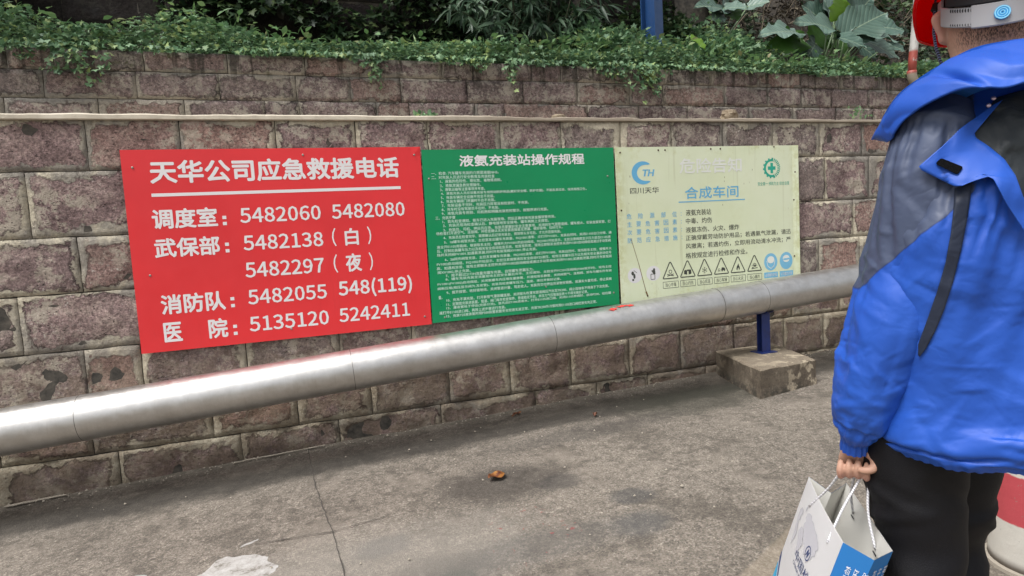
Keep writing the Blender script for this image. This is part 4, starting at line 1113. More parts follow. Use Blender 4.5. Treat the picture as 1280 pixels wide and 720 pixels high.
def place_leaf(t, root, tip, W, mat, seed, droop=.35, face=(0, -0.5, 1), stem=None):
    root = Vector(root); tip = Vector(tip)
    L = (tip-root).length
    v, f = bigleaf_mesh(L, W*1.4, seed, droop*.55, .16, .035)
    # frame: y along the chord (leaf's own sag compensated), z along the face normal
    yv = (tip-root).normalized(); zf = Vector(face); xv = yv.cross(zf).normalized(); zv = xv.cross(yv)
    vv_ = [(a, b, c+droop*.55*L*(b/L)) for a, b, c in v]     # keep the tip on the chord
    o = obj("leaf", vv_, f, mat, None, smooth=True)
    mw = Matrix((xv, yv, zv)).transposed().to_4x4(); mw.translation = root
    o.parent = t; o.matrix_parent_inverse = Matrix.Translation(-t.location); o.matrix_basis = mw
    if stem is not None:
        s0 = Vector(stem); mid = (s0+root)/2 + Vector((0, 0, .05))
        v, f = tube([s0, mid, root], [.014, .011, .008], 6)
        o2 = obj("leaf_stalk", v, f, STK, t, smooth=True); o2.matrix_parent_inverse = Matrix.Translation(-t.location)
    return o
STK = Mat("leaf_stalk", 0.5, color=(0.16, 0.24, 0.12)).m
t = thing("big_leaf_plant", (6.1, 5.85, 3.0), "large plant with broad wavy blue green leaves and one yellow green leaf, left of helmet", "plant")
place_leaf(t, (5.522, 5.75, 3.594), (4.809, 5.55, 3.462), 0.24, BLM, 1, 0.25, (0, -0.75, 0.7), stem=(5.95, 5.9, 2.98))
place_leaf(t, (5.661, 5.8, 3.527), (4.955, 5.6, 3.348), 0.26, GLF, 2, 0.2, (0, -0.9, 0.35), stem=(6.10, 5.9, 2.98))
place_leaf(t, (6.071, 5.7, 3.595), (5.24, 5.5, 3.61), 0.3, BLM, 3, 0.35, (0.1, -0.8, 0.6), stem=(6.25, 5.9, 2.98))
place_leaf(t, (6.125, 5.9, 3.746), (5.707, 5.85, 3.944), 0.34, BLM, 4, 0.2, (-0.2, -0.9, 0.4), stem=(6.02, 5.9, 2.98))
place_leaf(t, (6.277, 5.95, 3.827), (6.088, 6.0, 4.228), 0.38, BLM, 5, 0.2, (0.3, -0.9, 0.3), stem=(6.17, 5.9, 2.98))
place_leaf(t, (6.167, 5.8, 3.77), (6.191, 5.75, 4.046), 0.3, YG, 6, 0.1, (0.1, -1, 0.2), stem=(5.95, 5.9, 2.98))
place_leaf(t, (6.197, 5.75, 3.645), (6.49, 5.8, 3.899), 0.17, BLM, 7, 0.15, (-0.6, -0.8, 0.3), stem=(6.10, 5.9, 2.98))
place_leaf(t, (6.179, 5.7, 3.582), (6.77, 5.65, 3.844), 0.4, BLM, 8, 0.3, (0.35, -0.85, 0.5), stem=(6.25, 5.9, 2.98))
place_leaf(t, (6.889, 5.95, 3.783), (7.363, 5.9, 3.75), 0.32, BLM, 9, 0.3, (0, -0.8, 0.6), stem=(6.02, 5.9, 2.98))
place_leaf(t, (6.294, 5.65, 3.571), (6.876, 5.5, 3.431), 0.24, BLM, 10, 0.35, (0, -0.6, 0.85), stem=(6.17, 5.9, 2.98))
place_leaf(t, (5.898, 5.55, 3.494), (6.11, 5.35, 3.318), 0.26, BLM, 11, 0.35, (0, -0.8, 0.7), stem=(5.95, 5.9, 2.98))
place_leaf(t, (6.58, 5.75, 3.533), (6.91, 5.6, 3.295), 0.26, BLM, 12, 0.3, (0.1, -0.9, 0.45), stem=(6.10, 5.9, 2.98))
place_leaf(t, (7.033, 5.85, 3.544), (7.201, 5.75, 3.444), 0.18, BLM, 13, 0.3, (0, -0.8, 0.6), stem=(6.25, 5.9, 2.98))
place_leaf(t, (5.711, 5.9, 3.561), (5.47, 5.75, 3.324), 0.24, BLM, 14, 0.2, (0, -1, 0.2), stem=(6.02, 5.9, 2.98))
place_leaf(t, (5.95, 5.9, 3.534), (5.678, 5.75, 3.332), 0.22, BLM, 15, 0.2, (0.2, -1, 0.2), stem=(6.17, 5.9, 2.98))
place_leaf(t, (6.301, 6.0, 3.656), (6.442, 5.9, 3.402), 0.3, GLF, 16, 0.2, (0.2, -1, 0.2), stem=(5.95, 5.9, 2.98))
place_leaf(t, (6.229, 6.05, 3.726), (5.902, 5.95, 3.51), 0.34, GLF, 17, 0.2, (-0.2, -1, 0.2), stem=(6.10, 5.9, 2.98))
place_leaf(t, (6.666, 6.1, 3.86), (7.067, 6.1, 4.217), 0.4, BLM, 18, 0.2, (0.2, -1, 0.3), stem=(6.25, 5.9, 2.98))
place_leaf(t, (6.691, 5.95, 3.561), (6.893, 5.9, 3.399), 0.25, BLM, 19, 0.2, (0.1, -1, 0.2), stem=(6.02, 5.9, 2.98))
t = thing("big_leaf_plant", (4.5, 6.3, 3.2), "smaller broad leaved plant in the bare stems to the right of the blue post", "plant")
place_leaf(t, (5.042, 6.4, 4.048), (4.475, 6.2, 3.979), 0.22, BLM, 31, 0.3, (0, -0.8, 0.6), stem=(4.75, 6.4, 3.25))
place_leaf(t, (5.042, 6.4, 4.067), (5.229, 6.2, 4.006), 0.22, BLM, 32, 0.3, (0, -0.8, 0.6), stem=(4.75, 6.4, 3.25))
place_leaf(t, (5.158, 6.5, 4.148), (4.992, 6.4, 4.289), 0.2, BLM, 33, 0.2, (0.2, -1, 0.2), stem=(4.75, 6.4, 3.25))
place_leaf(t, (5.482, 6.5, 4.149), (5.639, 6.3, 4.143), 0.22, BLM, 34, 0.3, (0, -0.9, 0.5), stem=(4.75, 6.4, 3.25))
place_leaf(t, (4.983, 6.4, 4.026), (4.711, 6.2, 3.83), 0.2, BLM, 35, 0.2, (0, -1, 0.2), stem=(4.75, 6.4, 3.25))
place_leaf(t, (5.124, 6.4, 4.053), (5.156, 6.3, 3.888), 0.2, GLF, 36, 0.2, (0, -1, 0.2), stem=(4.75, 6.4, 3.25))
t = thing("young_arum_plant", (4.2, 5.65, 3.05), "single bright green arrow shaped leaf rising from the creeper right of the blue post", "plant")
place_leaf(t, (3.971, 5.6, 3.431), (4.053, 5.45, 3.251), .15, YG, 51, .2, (.3,-.9,.4), stem=(4.1, 5.65, 3.02))
# blue post
t = thing("blue_steel_post", (3.62, 5.75, 2.9), "blue painted steel I section post standing in the creeper above the walls", "post")
PB = paint("post_blue_paint", (0.012, 0.055, 0.17), 0.42, 0.25)
def loc(o): o.matrix_parent_inverse = Matrix.Translation(-t.location); return o
rot = Matrix.Rotation(math.radians(24), 4, 'Z')
for nm, a_, b_ in (("flange", (-.075, -.085, 0), (.075, -.074, 3.0)), ("web", (-.005, -.0735, 0), (.005, .0735, 3.0)), ("flange", (-.075, .074, 0), (.075, .085, 3.0))):
    mb = MB().box(a_, b_)
    mb.v = [tuple(rot @ Vector(q) + Vector(t.location)) for q in mb.v]
    loc(mb.build(nm, PB, t))
# thin drain pipe with elbow
t = thing("thin_steel_pipe", (6.32, 4.98, 2.88), "thin grey steel pipe with peeling red paint and an elbow, behind the helmet", "pipe")
M = Mat("worn_pipe_paint", 0.5, 0.0)
p = M.pos(); X = M.sep(p)
c = M.mix(M.step(M.noise(p, 8, 5, .7), .45, .6), (0.42, 0.41, 0.39), (0.33, 0.32, 0.30))
c = M.mix(M.math('MULTIPLY', M.step(X[2], 3.20, 3.17), M.step(M.math('ADD', M.noise(p, 9, 4, .7), M.math('MULTIPLY', M.step(X[2], 3.05, 3.15), .1)), .40, .45)), c, (0.30, 0.06, 0.045))
c = M.mix(M.step(X[2], 2.96, 2.93), c, (0.25, 0.22, 0.17))
M.color(c); RP = M.m
pts = [(6.445, 4.98, 4.2), (6.405, 4.98, 3.6), (6.34, 4.98, 3.1), (6.325, 4.98, 2.97)]
v, f = tube(pts, .042, 14); o = obj("riser", v, f, RP, t, smooth=True); o.matrix_parent_inverse = Matrix.Translation(-t.location)
pts = [(6.325, 4.98, 2.975)] + [(6.325+.13*(1-math.cos(a)), 4.98, 2.95-.13*math.sin(a)) for a in np.linspace(0, math.pi/2, 7)]
v, f = tube(pts, .048, 14); o = obj("elbow", v, f, RP, t, smooth=True); o.matrix_parent_inverse = Matrix.Translation(-t.location)
v, f = tube([(6.45, 4.98, 2.82), (8.8, 4.98, 2.86)], .045, 14); o = obj("branch_pipe", v, f, RP, t, smooth=True); o.matrix_parent_inverse = Matrix.Translation(-t.location)

# rubble and tufts on the ledge
ROCK = stone_mat("ledge_rubble", 1.5, .3)
def stone(name, c, r, seed, mat, flat_=.6):
    n1, n2 = 12, 8
    v, f = [], []
    for i in range(n2+1):
        for j in range(n1):
            a = 2*math.pi*j/n1; b = math.pi*i/n2
            d = np.array([math.sin(b)*math.cos(a), math.sin(b)*math.sin(a), math.cos(b)])
            k = 1+.28*float(vnoise((d*1.8+seed)[None, :])[0])
            v.append(tuple(np.array(c)+d*r*k*np.array([1, .8, flat_])))
    for i in range(n2):
        for j in range(n1): f.append([i*n1+j, (i+1)*n1+j, (i+1)*n1+(j+1) % n1, i*n1+(j+1) % n1])
    return obj(name, v, f, mat)
CRM2 = Mat("pale_rubble", .9); CRM2.color(CRM2.ramp(CRM2.noise(CRM2.pos(), 30, 5, .7), [(.35, (.14, .1, .06)), (.6, (.27, .22, .155))])); CRM2.bump(CRM2.noise(CRM2.pos(), 60, 4), .6, .01); CRM2 = CRM2.m
tag(stone("rubble_stone", (1.83, 4.20, 2.30), .055, 1, CRM2, .5), "small pale stone lying on the ledge above the green sign", "stone")
tag(stone("rubble_stone", (3.36, 4.24, 2.325), .075, 4, CRM2, .75), "larger rough yellowish stone on the ledge above the cream sign", "stone")
for k, (xc, lab) in enumerate([(4.75, "small green weed growing on the ledge at the foot of the upper wall"), (0.83, "tiny green weed on the ledge above the gap between red and green signs")]):
    n = 46
    P_ = np.stack([xc+RNG.normal(size=n)*.05, 4.25+RNG.normal(size=n)*.03, 2.30+rnd(n, 0, .11 if k == 0 else .035)], 1)
    o = scatter_leaves("ledge_weed", 'oval', P_, RNG.normal(size=(n, 3))+np.array([0, -.5, .8]), rnd(n, .02, .045), IVY)
    tag(o, lab, "weed")

# ------------------------------------------------------------------ small things on the pavement
DLF = Mat("brown_dead_leaf", .45, spec=.5)
p = DLF.objc(); DLF.color(DLF.ramp(DLF.noise(p, 26, 5, .7), [(.35, (.045, .012, .008)), (.52, (.17, .055, .015)), (.68, (.36, .17, .03))])); DLF.bump(DLF.noise(p, 40, 4), .5, .01)
def fallen(x, y, L, W, ang, seed, label, curl=.35):
    nu, nv = 14, 8; v, f = [], []
    for i in range(nu+1):
        u = i/nu; h = W/2*math.sin(math.pi*min(1, max(0.02, u)))**.8
        for j in range(nv+1):
            s_ = j/nv*2-1
            v.append(((u-.5)*L, s_*h, .004+curl*h*abs(s_)**1.5*(1+.5*math.sin(seed+u*6)) + .012*math.sin(u*5+seed)**2))
    for i in range(nu):
        for j in range(nv): f.append([i*(nv+1)+j, (i+1)*(nv+1)+j, (i+1)*(nv+1)+j+1, i*(nv+1)+j+1])
    o = obj("fallen_leaf", v, f, DLF.m, smooth=True)
    o.location = (x, y, gz(x)+.009); o.rotation_euler = (0, 0, math.radians(ang))
    return tag(o, label, "leaf")
fallen(.862, 3.055, .115, .085, 20, 1, "curled orange brown leaf lying in the dark stain on the pavement", .22)
fallen(1.31, 4.02, .10, .035, 25, 3, "thin reddish leaf lying at the foot of the wall", .6)
fallen(1.765, 3.70, .055, .03, 60, 6, "small tan leaf scrap on the pavement left of the concrete footing", .6)
M = Mat("white_plaster_spill", .8)
p = M.pos(); M.color(M.ramp(M.noise(p, 18, 6, .75), [(.36, (.17, .155, .13)), (.46, (.36, .345, .32)), (.66, (.50, .49, .475))])); M.bump(M.noise(p, 50, 5, .7), .5, .006)
WP = M.m
def patch(cx, cy, rx, ry, seed, ang=0, z=.004, n=110, amp=.34):
    v, f = [], []
    pts = []
    for k in range(n):
        a = 2*math.pi*k/n
        r = 1+amp*float(fbm(np.array([[math.cos(a)*1.6+seed, math.sin(a)*1.6, seed]]), 4)[0])
        x_, y_ = rx*r*math.cos(a), ry*r*math.sin(a); c_, s_ = math.cos(ang), math.sin(ang)
        pts.append((cx+x_*c_-y_*s_, cy+x_*s_+y_*c_))
    for s_, dz in ((1, 0), (.97, .002), (0.5, .003), (0.01, .003)):
        for x_, y_ in pts:
            X_ = cx+(x_-cx)*s_; Y_ = cy+(y_-cy)*s_
            v.append((X_, Y_, gz(X_)+.004*float(fbm(np.array([[X_*1.7, Y_*1.7, 0.]]))[0])+z-.004+dz))
    for i in range(3):
        for k in range(n): f.append([i*n+k, i*n+(k+1) % n, (i+1)*n+(k+1) % n, (i+1)*n+k])
    f.append([3*n+k for k in range(n)])
    return v, f
v, f = patch(-.435, 2.665, .20, .17, 2.0)
tag(obj("plaster_spill", v, f, WP, smooth=True), "dried white plaster spill on the pavement at the lower left", "spill")
v, f = patch(-.36, 2.955, .040, .008, 5.0, .35, amp=.4)
tag(obj("plaster_fleck", v, f, WP), "small thin white plaster fleck just above the big plaster spill", "spill")
v, f = patch(-.80, 2.86, .035, .03, 7.0, amp=.2)
tag(obj("plaster_fleck", v, f, WP), "small roundish white fleck left of the big plaster spill", "spill")
# mortar droppings along the foot of the wall and loose grit
MD = Mat("mortar_droppings", .9, color=(.36, .32, .26)).m
mb = MB()
for k in range(520):
    x = random.uniform(-2.2, 4.6); y = 4.13 - abs(random.gauss(0, .06)) if k < 300 else random.uniform(1.8, 4.0)
    if 2.85 < x < 3.65 and y > 3.35: continue
    r = random.uniform(.002, .007)*(1.5 if random.random() < .06 else 1); z = gz(x)+.006+.018*min(1, max(0, (y-3.95)/.2))
    q = [(x+r*random.uniform(.6, 1.3)*math.cos(a), y+r*random.uniform(.6, 1.3)*math.sin(a), z) for a in (0, 1.25, 2.5, 3.8, 5)]
    mb.add(q+[(x, y, z+r*1.1)], [[i, (i+1) % 5, 5] for i in range(5)])
tag(mb.build("grit", MD), kind="stuff")
# torn lip of mortar along the wall foot
for k, (x0, x1, w_) in enumerate([(-.55, .0, .014), (-1.75, -1.45, .022)]):
    v, f = strip([(x0, 4.10), (x1, 4.105)], w_, z=.012, seed=40+k)
    tag(obj("mortar_smear", v, f, MD), kind="structure")

# bollard
M = Mat("bollard_paint", .7)
p = M.pos(); X = M.sep(p)
zz = M.math('ADD', X[2], M.math('MULTIPLY_ADD', M.noise(p, 7, 4, .6), .05, -.025))
c = M.mix(M.step(zz, .378, .384), (.62, .60, .54), (.50, .07, .085))
c = M.mix(M.step(zz, .548, .553), c, (.62, .60, .54))
c = M.mix(M.step(zz, .72, .725), c, (.50, .07, .085))
c = M.mix(M.step(M.noise(p, 30, 5, .75), .62, .68, 0, .6), c, (.25, .23, .19))
c = M.mix(M.step(X[2], .26, .225), c, (.12, .10, .08))
M.color(c); M.bump(M.noise(p, 25, 5), .4, .006)
sc_, dc_ = .240, 2.70
VV = Vector((.817, .576, 0)); RR = Vector((.576, -.817, 0))
bc = Vector((0, 0, 0)) + RR*sc_ + VV*dc_
v, f = lathe([(.158, .19), (.156, .24), (.150, .4), (.145, .7), (.143, .93), (.135, .955), (.11, .975), (.05, .985)], 40, (bc.x, bc.y))
v = [(a, b, c+.006*float(vnoise(np.array([[a*9, b*9, c*5]]))[0])) for a, b, c in v]
t = thing("concrete_bollard", (bc.x, bc.y, gz(bc.x)), "thick round concrete bollard painted red and white, behind the person's legs", "bollard")
o = obj("post", v, f, M.m, t, smooth=True); o.matrix_parent_inverse = Matrix.Translation(-t.location)
v, f = lathe([(.172, .19), (.168, gz(bc.x)+.006), (.159, gz(bc.x)+.010)], 40, (bc.x, bc.y))
o = obj("mortar_collar", v, f, MD, t); o.matrix_parent_inverse = Matrix.Translation(-t.location)

# ------------------------------------------------------------------ the person
# local frame of the person: s = to the right, d = away, both horizontal and measured from the standing point of the viewer
def Q(s, d, z): return Vector((0, 0, 0)) + RR*s + VV*d + Vector((0, 0, z))
def QA(A):
    A = np.asarray(A, float)
    return A[:, 0:1]*np.array(RR)[None] + A[:, 1:2]*np.array(VV)[None] + A[:, 2:3]*np.array([0, 0, 1.0])[None]
PH = math.radians(50)                                  # chest turned this far to the left of the viewing direction
PBASE = Q(0.0, 1.57, gz(1.25))
person = thing("person", PBASE, "person in blue and slate rain jacket, black trousers and red safety helmet, seen from behind, holding a paper bag", "person")
person["label"] = "person in blue and slate jacket and red helmet seen from behind holding a paper bag"
def wear(o, parent=None):
    if parent is None:
        o.parent = person; o.matrix_parent_inverse = Matrix.Translation(-PBASE)
    else:
        o.parent = parent; o.matrix_parent_inverse = Matrix.Identity(4)
    return o

def loft(rows, nt, closed=True, capa=False, capb=False):
    """rows: list of (center, axisA, axisB) -> grid"""
    v = []
    for c, A_, B_, pw in rows:
        for k in range(nt):
            a = 2*math.pi*k/nt
            ca, sa = math.cos(a), math.sin(a)
            ca = math.copysign(abs(ca)**pw, ca); sa = math.copysign(abs(sa)**pw, sa)
            v.append(c + A_*ca + B_*sa)
    n = len(rows)
    f = [[i*nt+k, i*nt+(k+1) % nt, (i+1)*nt+(k+1) % nt, (i+1)*nt+k] for i in range(n-1) for k in range(nt)]
    if capa: f.append(list(range(nt))[::-1])
    if capb: f.append([(n-1)*nt+k for k in range(nt)])
    return np.array([tuple(q) for q in v]), f

def normals(V, nt):
    n = len(V)//nt
    G = V.reshape(n, nt, 3)
    du = np.roll(G, -1, 1) - np.roll(G, 1, 1)
    dv = np.gradient(G, axis=0)
    N = np.cross(du, dv); N /= (np.linalg.norm(N, axis=2, keepdims=True)+1e-9)
    return N.reshape(-1, 3)

# ---- jacket
def jacket_mat():
    M = Mat("rain_jacket", 0.5, spec=0.35)
    p = M.pos()
    s_ = M.n("VectorMath", 1, _operation='DOT_PRODUCT', i0=p, i1=tuple(RR))
    z_ = M.sep(p)[2]
    blue = M.mix(M.step(M.noise(p, 5, 3), .35, .7), (.015, .078, .41), (.020, .095, .47))
    slate = M.mix(M.step(M.noise(p, 5, 3), .35, .7), (.060, .078, .135), (.074, .096, .160))
    # slate yoke above a straight seam running down to the front
    isl = M.attr("slate"); ln = M.attr("seamd")
    fac = M.math('MULTIPLY', M.step(ln, -.0015, .0015), isl)
    c = M.mix(fac, blue, slate)
    stitch = M.step(M.math('ABSOLUTE', ln), .0028, .0008, 0, 1)
    c = M.mix(M.math('MULTIPLY', M.math('MULTIPLY', stitch, isl), .5), c, (.01, .02, .08))
    M.color(c)
    # fine crinkle
    def sharp(sc, w_): return M.math('MULTIPLY', M.step(M.math('ABSOLUTE', M.math('SUBTRACT', M.noise(p, sc, 3, .5, .3), .5)), 0, .12), w_)
    h = M.math('ADD', M.math('ADD', sharp(7, .35), sharp(15, .18)), M.math('MULTIPLY', M.noise(p, 12, 3, .5), .35))
    h = M.math('ADD', h, M.math('MULTIPLY', M.noise(p, 500, 2), .02))
    M.bump(h, .22, .014)
    M.rough(M.step(M.noise(p, 11, 3), .3, .7, .44, .58))
    return M.m
# seam through (s,z) = (-.165,1.325) and (-.006,1.475)
SEAM_K = .92; SEAM_C = 1.478
JM_ = jacket_mat()
Lx = RR*math.cos(PH) + VV*math.sin(PH); Fx = RR*-math.sin(PH) + VV*math.cos(PH)

def tri(x): return np.abs((x % 1.0)*2-1)*2-1          # straight-sided wave: long sharp creases, flat between
def crease(V, N, seed, amp, f0, f1, k=9, bias=(0, 0, 0), cover=.1):
    r = np.random.default_rng(seed)
    h = np.zeros(len(V))
    for i in range(k):
        d = r.normal(size=3)+np.array(bias); d /= np.linalg.norm(d)
        fr = r.uniform(f0, f1)
        w_ = .55*vnoise(V*3.5+i*7.7+seed)
        m_ = np.clip((vnoise(V*r.uniform(3.5, 6)+i*13.1+seed)-cover)*2.4, 0, 1)
        h += tri(V@d*fr+w_+r.uniform())*m_*(f0/fr)
    return V + N*(h*amp)[:, None]

def folds(V, N, seed, count, amp, L0, L1, w0, w1, horiz=.6, gate=None, sign=.35):
    """single creases: tent-shaped ridges and troughs with straight crests, scattered over the cloth"""
    r = np.random.default_rng(seed)
    h = np.zeros(len(V)); k = 0
    while k < count:
        i = r.integers(len(V)); c, n = V[i], N[i]
        if gate is not None and not gate(c): k += 1; continue
        up = np.array([0, 0, 1.0]); hz = np.cross(up, n); hz /= np.linalg.norm(hz)+1e-9; vt = np.cross(n, hz)
        a = r.normal()*.55 if r.random() < horiz else r.uniform(-1.5, 1.5)
        t = hz*math.cos(a)+vt*math.sin(a); b = np.cross(n, t)
        L, w_ = r.uniform(L0, L1), r.uniform(w0, w1); cv = r.normal()*1.2
        D = V-c; al = D@t; pe = D@b + cv*al*al; dn = D@n
        side = 1.0 if r.random() < .5 else .55
        ww = np.where(pe > 0, w_*side, w_*(1.6-side))
        h += (1 if r.random() > sign else -1)*r.uniform(.5, 1)*np.clip(1-np.abs(pe)/ww, 0, 1)*np.clip(1-(al/L)**2, 0, 1)*(np.abs(dn) < .07)*(w_/w1)
        k += 1
    return V + N*(h*amp)[:, None]
def refine(V, nt, k=2):
    """finer grid through the same cloth"""
    G = V.reshape(-1, nt, 3); n = len(G)
    x = np.linspace(0, n-1, (n-1)*k+1); i = np.minimum(x.astype(int), n-2); f_ = (x-i)[:, None, None]
    M_ = np.gradient(G, axis=0)
    R_ = (2*f_**3-3*f_**2+1)*G[i]+(f_**3-2*f_**2+f_)*M_[i]+(-2*f_**3+3*f_**2)*G[i+1]+(f_**3-f_**2)*M_[i+1]
    A_, B_, C_, D_ = np.roll(R_, 1, 1), R_, np.roll(R_, -1, 1), np.roll(R_, -2, 1)
    mid = (-A_+9*B_+9*C_-D_)/16
    out = np.stack([R_, mid], 2).reshape(len(R_), nt*2, 3)
    return out.reshape(-1, 3)
def gridfaces(n, nt): return [[i*nt+k, i*nt+(k+1) % nt, (i+1)*nt+(k+1) % nt, (i+1)*nt+k] for i in range(n-1) for k in range(nt)]
# ---- trousers
TR = Mat("black_trousers", 0.62, spec=0.3)
p = TR.pos(); TR.color(TR.ramp(TR.noise(p, 4, 4, .6), [(.35, (.003, .003, .0045)), (.7, (.006, .0065, .011))])); TR.bump(TR.math('ADD', TR.noise(p, 400, 2), TR.noise(p, 14, 4)), .25, .003)

def leg(cs_top, cd_top, rt, cs_k, cd_k, rk, cs_f, cd_f, rf, seed, phase):
    zt, zk, zf = 1.02, .66, .25
    keys = [(zf-.01, cs_f, cd_f, rf*1.12), (zf+.12, cs_f, cd_f, rf), (.48, (cs_k+cs_f)/2, (cd_k+cd_f)/2, (rk+rf)/2), (zk, cs_k, cd_k, rk), (.80, (cs_k*.6+cs_top*.4), cd_k*.5+cd_top*.5, (rk*.6+rt*.4)), (.93, cs_top, cd_top, rt), (zt+.02, cs_top, cd_top, rt*1.04)]
    zs = np.linspace(zf-.01, zt+.02, 120)
    K = interp(zs, keys)
    nt = 56
    rows = []
    for z, (cs, cd, r) in zip(zs, K):
        rows.append((Q(cs, cd, z), RR*r, VV*r*1.05, 1.0))
    V, f = loft(rows, nt)
    N = normals(V, nt)
    V = folds(V, N, int(seed)+60, 34, .010, .05, .13, .014, .03, .8)
    zz = V[:, 2]
    th = np.tile(np.arange(nt)/nt*2*math.pi, len(zs))
    fold = np.sin(zz*52 + 1.6*np.sin(th+phase) + 1.3*vnoise(V*4+seed))*np.clip((.86-zz)/.22, 0, 1)*.013*(.6+.4*np.cos(th-phase))
    fold += np.clip(ridge(V*np.array([5, 5, 8])+seed, 2)-.9, 0, 1)*.006
    sgn = 1 if np.dot(N[nt//2*0], np.array(rows[0][1])) > 0 else -1
    return V + N*sgn*fold[:, None], f
Va, fa = leg(-.078, 1.49, .097, -.062, 1.475, .076, -.055, 1.48, .070, 1.0, 4.0)
Vb, fb = leg(-.006, 1.66, .094, -.026, 1.645, .074, -.03, 1.66, .068, 6.0, 5.0)
nA = len(Va)
zs = np.linspace(.945, 1.12, 12); rows = []
for z in zs: rows.append((Q(-.035+.05*(z-.9), 1.57, z), (RR*math.cos(PH+.25)+VV*math.sin(PH+.25))*(.160-.03*max(0, 1-(z-.945)/.05)), (RR*-math.sin(PH+.25)+VV*math.cos(PH+.25))*(.118-.02*max(0, 1-(z-.945)/.05)), 1.0))
Vc, fc = loft(rows, 56, capa=True, capb=True)
V = np.concatenate([Va, Vb, Vc]); f = fa + [[i+nA for i in q] for q in fb] + [[i+nA+len(Vb) for i in q] for q in fc]
wear(obj("trousers", V, f, TR.m, smooth=True))
# shoes
SHM = Mat("black_shoe", .4, color=(.01, .01, .01)).m
for k, (cs, cd) in enumerate([(-.055, 1.48), (-.03, 1.66)]):
    fw = (RR*-math.sin(PH+.3)+VV*math.cos(PH+.3)); sd_ = Vector((fw.y, -fw.x, 0)); c0 = Q(cs, cd, 0); g0 = gz(c0.x)+.008
    rows = []
    for u, wd, h in [(-.10, .012, .02), (-.095, .030, .05), (-.06, .038, .085), (0, .040, .085), (.06, .043, .065), (.12, .047, .05), (.16, .040, .038), (.182, .015, .022)]:
        rows.append((c0+fw*u+Vector((0, 0, g0+h/2)), sd_*wd, Vector((0, 0, h/2)), .8))
    V, f = loft(rows, 20, capa=True, capb=True)
    wear(obj("shoe", V, f, SHM, smooth=True))

# ---- jacket body
def clothsim(V, f, pin, Vc, fc, rest, frames=22, bend=1.0, grav=.3):
    """let the cut of the jacket sag and buckle like cloth over the body; rest = the (longer, twisted) pattern it was cut to"""
    try:
        sc = bpy.data.scenes.new("drape")
        o = bpy.data.objects.new("drape_cloth", mesh("drape_cloth", V, f)); sc.collection.objects.link(o)
        o.shape_key_add(name='Basis'); kb = o.shape_key_add(name='rest'); kb.data.foreach_set('co', rest.ravel())
        vg = o.vertex_groups.new(name="pin")
        for w_ in sorted(set(np.round(pin, 2))):
            if w_ > 0: vg.add([int(i) for i in np.nonzero(np.round(pin, 2) == w_)[0]], float(w_), 'REPLACE')
        k = bpy.data.objects.new("drape_body", mesh("drape_body", Vc, fc)); sc.collection.objects.link(k)
        k.modifiers.new("col", 'COLLISION'); k.collision.thickness_outer = .004; k.collision.cloth_friction = 20
        md = o.modifiers.new("cloth", 'CLOTH'); s = md.settings
        s.quality = 6; s.mass = .15; s.tension_stiffness = 8; s.compression_stiffness = 8; s.shear_stiffness = 4; s.bending_stiffness = bend
        s.tension_damping = 5; s.compression_damping = 5; s.shear_damping = 5; s.bending_damping = .5; s.air_damping = 2
        s.vertex_group_mass = "pin"; s.rest_shape_key = kb; s.effector_weights.gravity = grav
        md.collision_settings.use_collision = True; md.collision_settings.distance_min = .004; md.collision_settings.collision_quality = 2
        md.point_cache.frame_end = frames+5
        for fr in range(1, frames+1): sc.frame_set(fr)
        dg = sc.view_layers[0].depsgraph; dg.update()
        co = np.zeros(len(V)*3); o.evaluated_get(dg).to_mesh().vertices.foreach_get('co', co); co = co.reshape(-1, 3)
        bpy.data.scenes.remove(sc)
        for q in (o, k): bpy.data.objects.remove(q)
        if not np.isfinite(co).all() or np.abs(co-V).max() > .12: return V.copy()
        return co
    except Exception as ex:
        print("drape skipped:", ex)
        return V.copy()
nt = 120
keys = [(.955, .036, 1.520, .184, .165), (.975, .038, 1.520, .200, .178), (.99, .039, 1.520, .204, .182), (1.10, .050, 1.525, .205, .176), (1.2, .058, 1.525, .216, .166), (1.35, .062, 1.525, .232, .158), (1.45, .065, 1.525, .232, .150), (1.52, .070, 1.53, .212, .136), (1.58, .070, 1.53, .172, .120), (1.63, .068, 1.53, .124, .102), (1.68, .062, 1.53, .086, .086), (1.70, .060, 1.53, .078, .080)]
zs = np.concatenate([np.linspace(.955, .99, 6)[:-1], np.linspace(.99, 1.70, 104)])
K = interp(zs, keys)
def torso_rows(off):
    rows = []
    for z, (cs, cd, wa, wb) in zip(zs, K):
        ph_ = math.radians(12 + 38*min(1, max(0, (z-1.05)/.40)))
        rows.append((Q(cs, cd, z), (RR*math.cos(ph_)+VV*math.sin(ph_))*(wa+off), (RR*-math.sin(ph_)+VV*math.cos(ph_))*(wb+off), .94))
    return rows
V, f = loft(torso_rows(0), nt)
V0 = V.copy()
Vc, fc = loft(torso_rows(-.024)[::2], 60)
cx_ = np.array(Q(.055, 1.52, 0)); d0_ = V-cx_; tw_ = (V[:, 2]-1.3)*1.3
rest = np.stack([(d0_[:, 0]*np.cos(tw_)-d0_[:, 1]*np.sin(tw_))*1.03+cx_[0], (d0_[:, 0]*np.sin(tw_)+d0_[:, 1]*np.cos(tw_))*1.03+cx_[1], 1.3+(V[:, 2]-1.3)*1.10], 1)
V = clothsim(V, f, np.where(V[:, 2] > 1.60, 1.0, np.where(V[:, 2] < .975, .9, 0)), Vc, fc, rest)
V = refine(V, nt); V0 = refine(V0, nt); nt = nt*2; f = gridfaces(len(V)//nt, nt)
d_ = V @ np.array(VV); s_ = V @ np.array(RR)
V[:, 2] += np.clip((1.15-V[:, 2])/.2, 0, 1)*(.020 - .10*(d_-1.5)*0.5)            # hem a little higher at the back, blousing
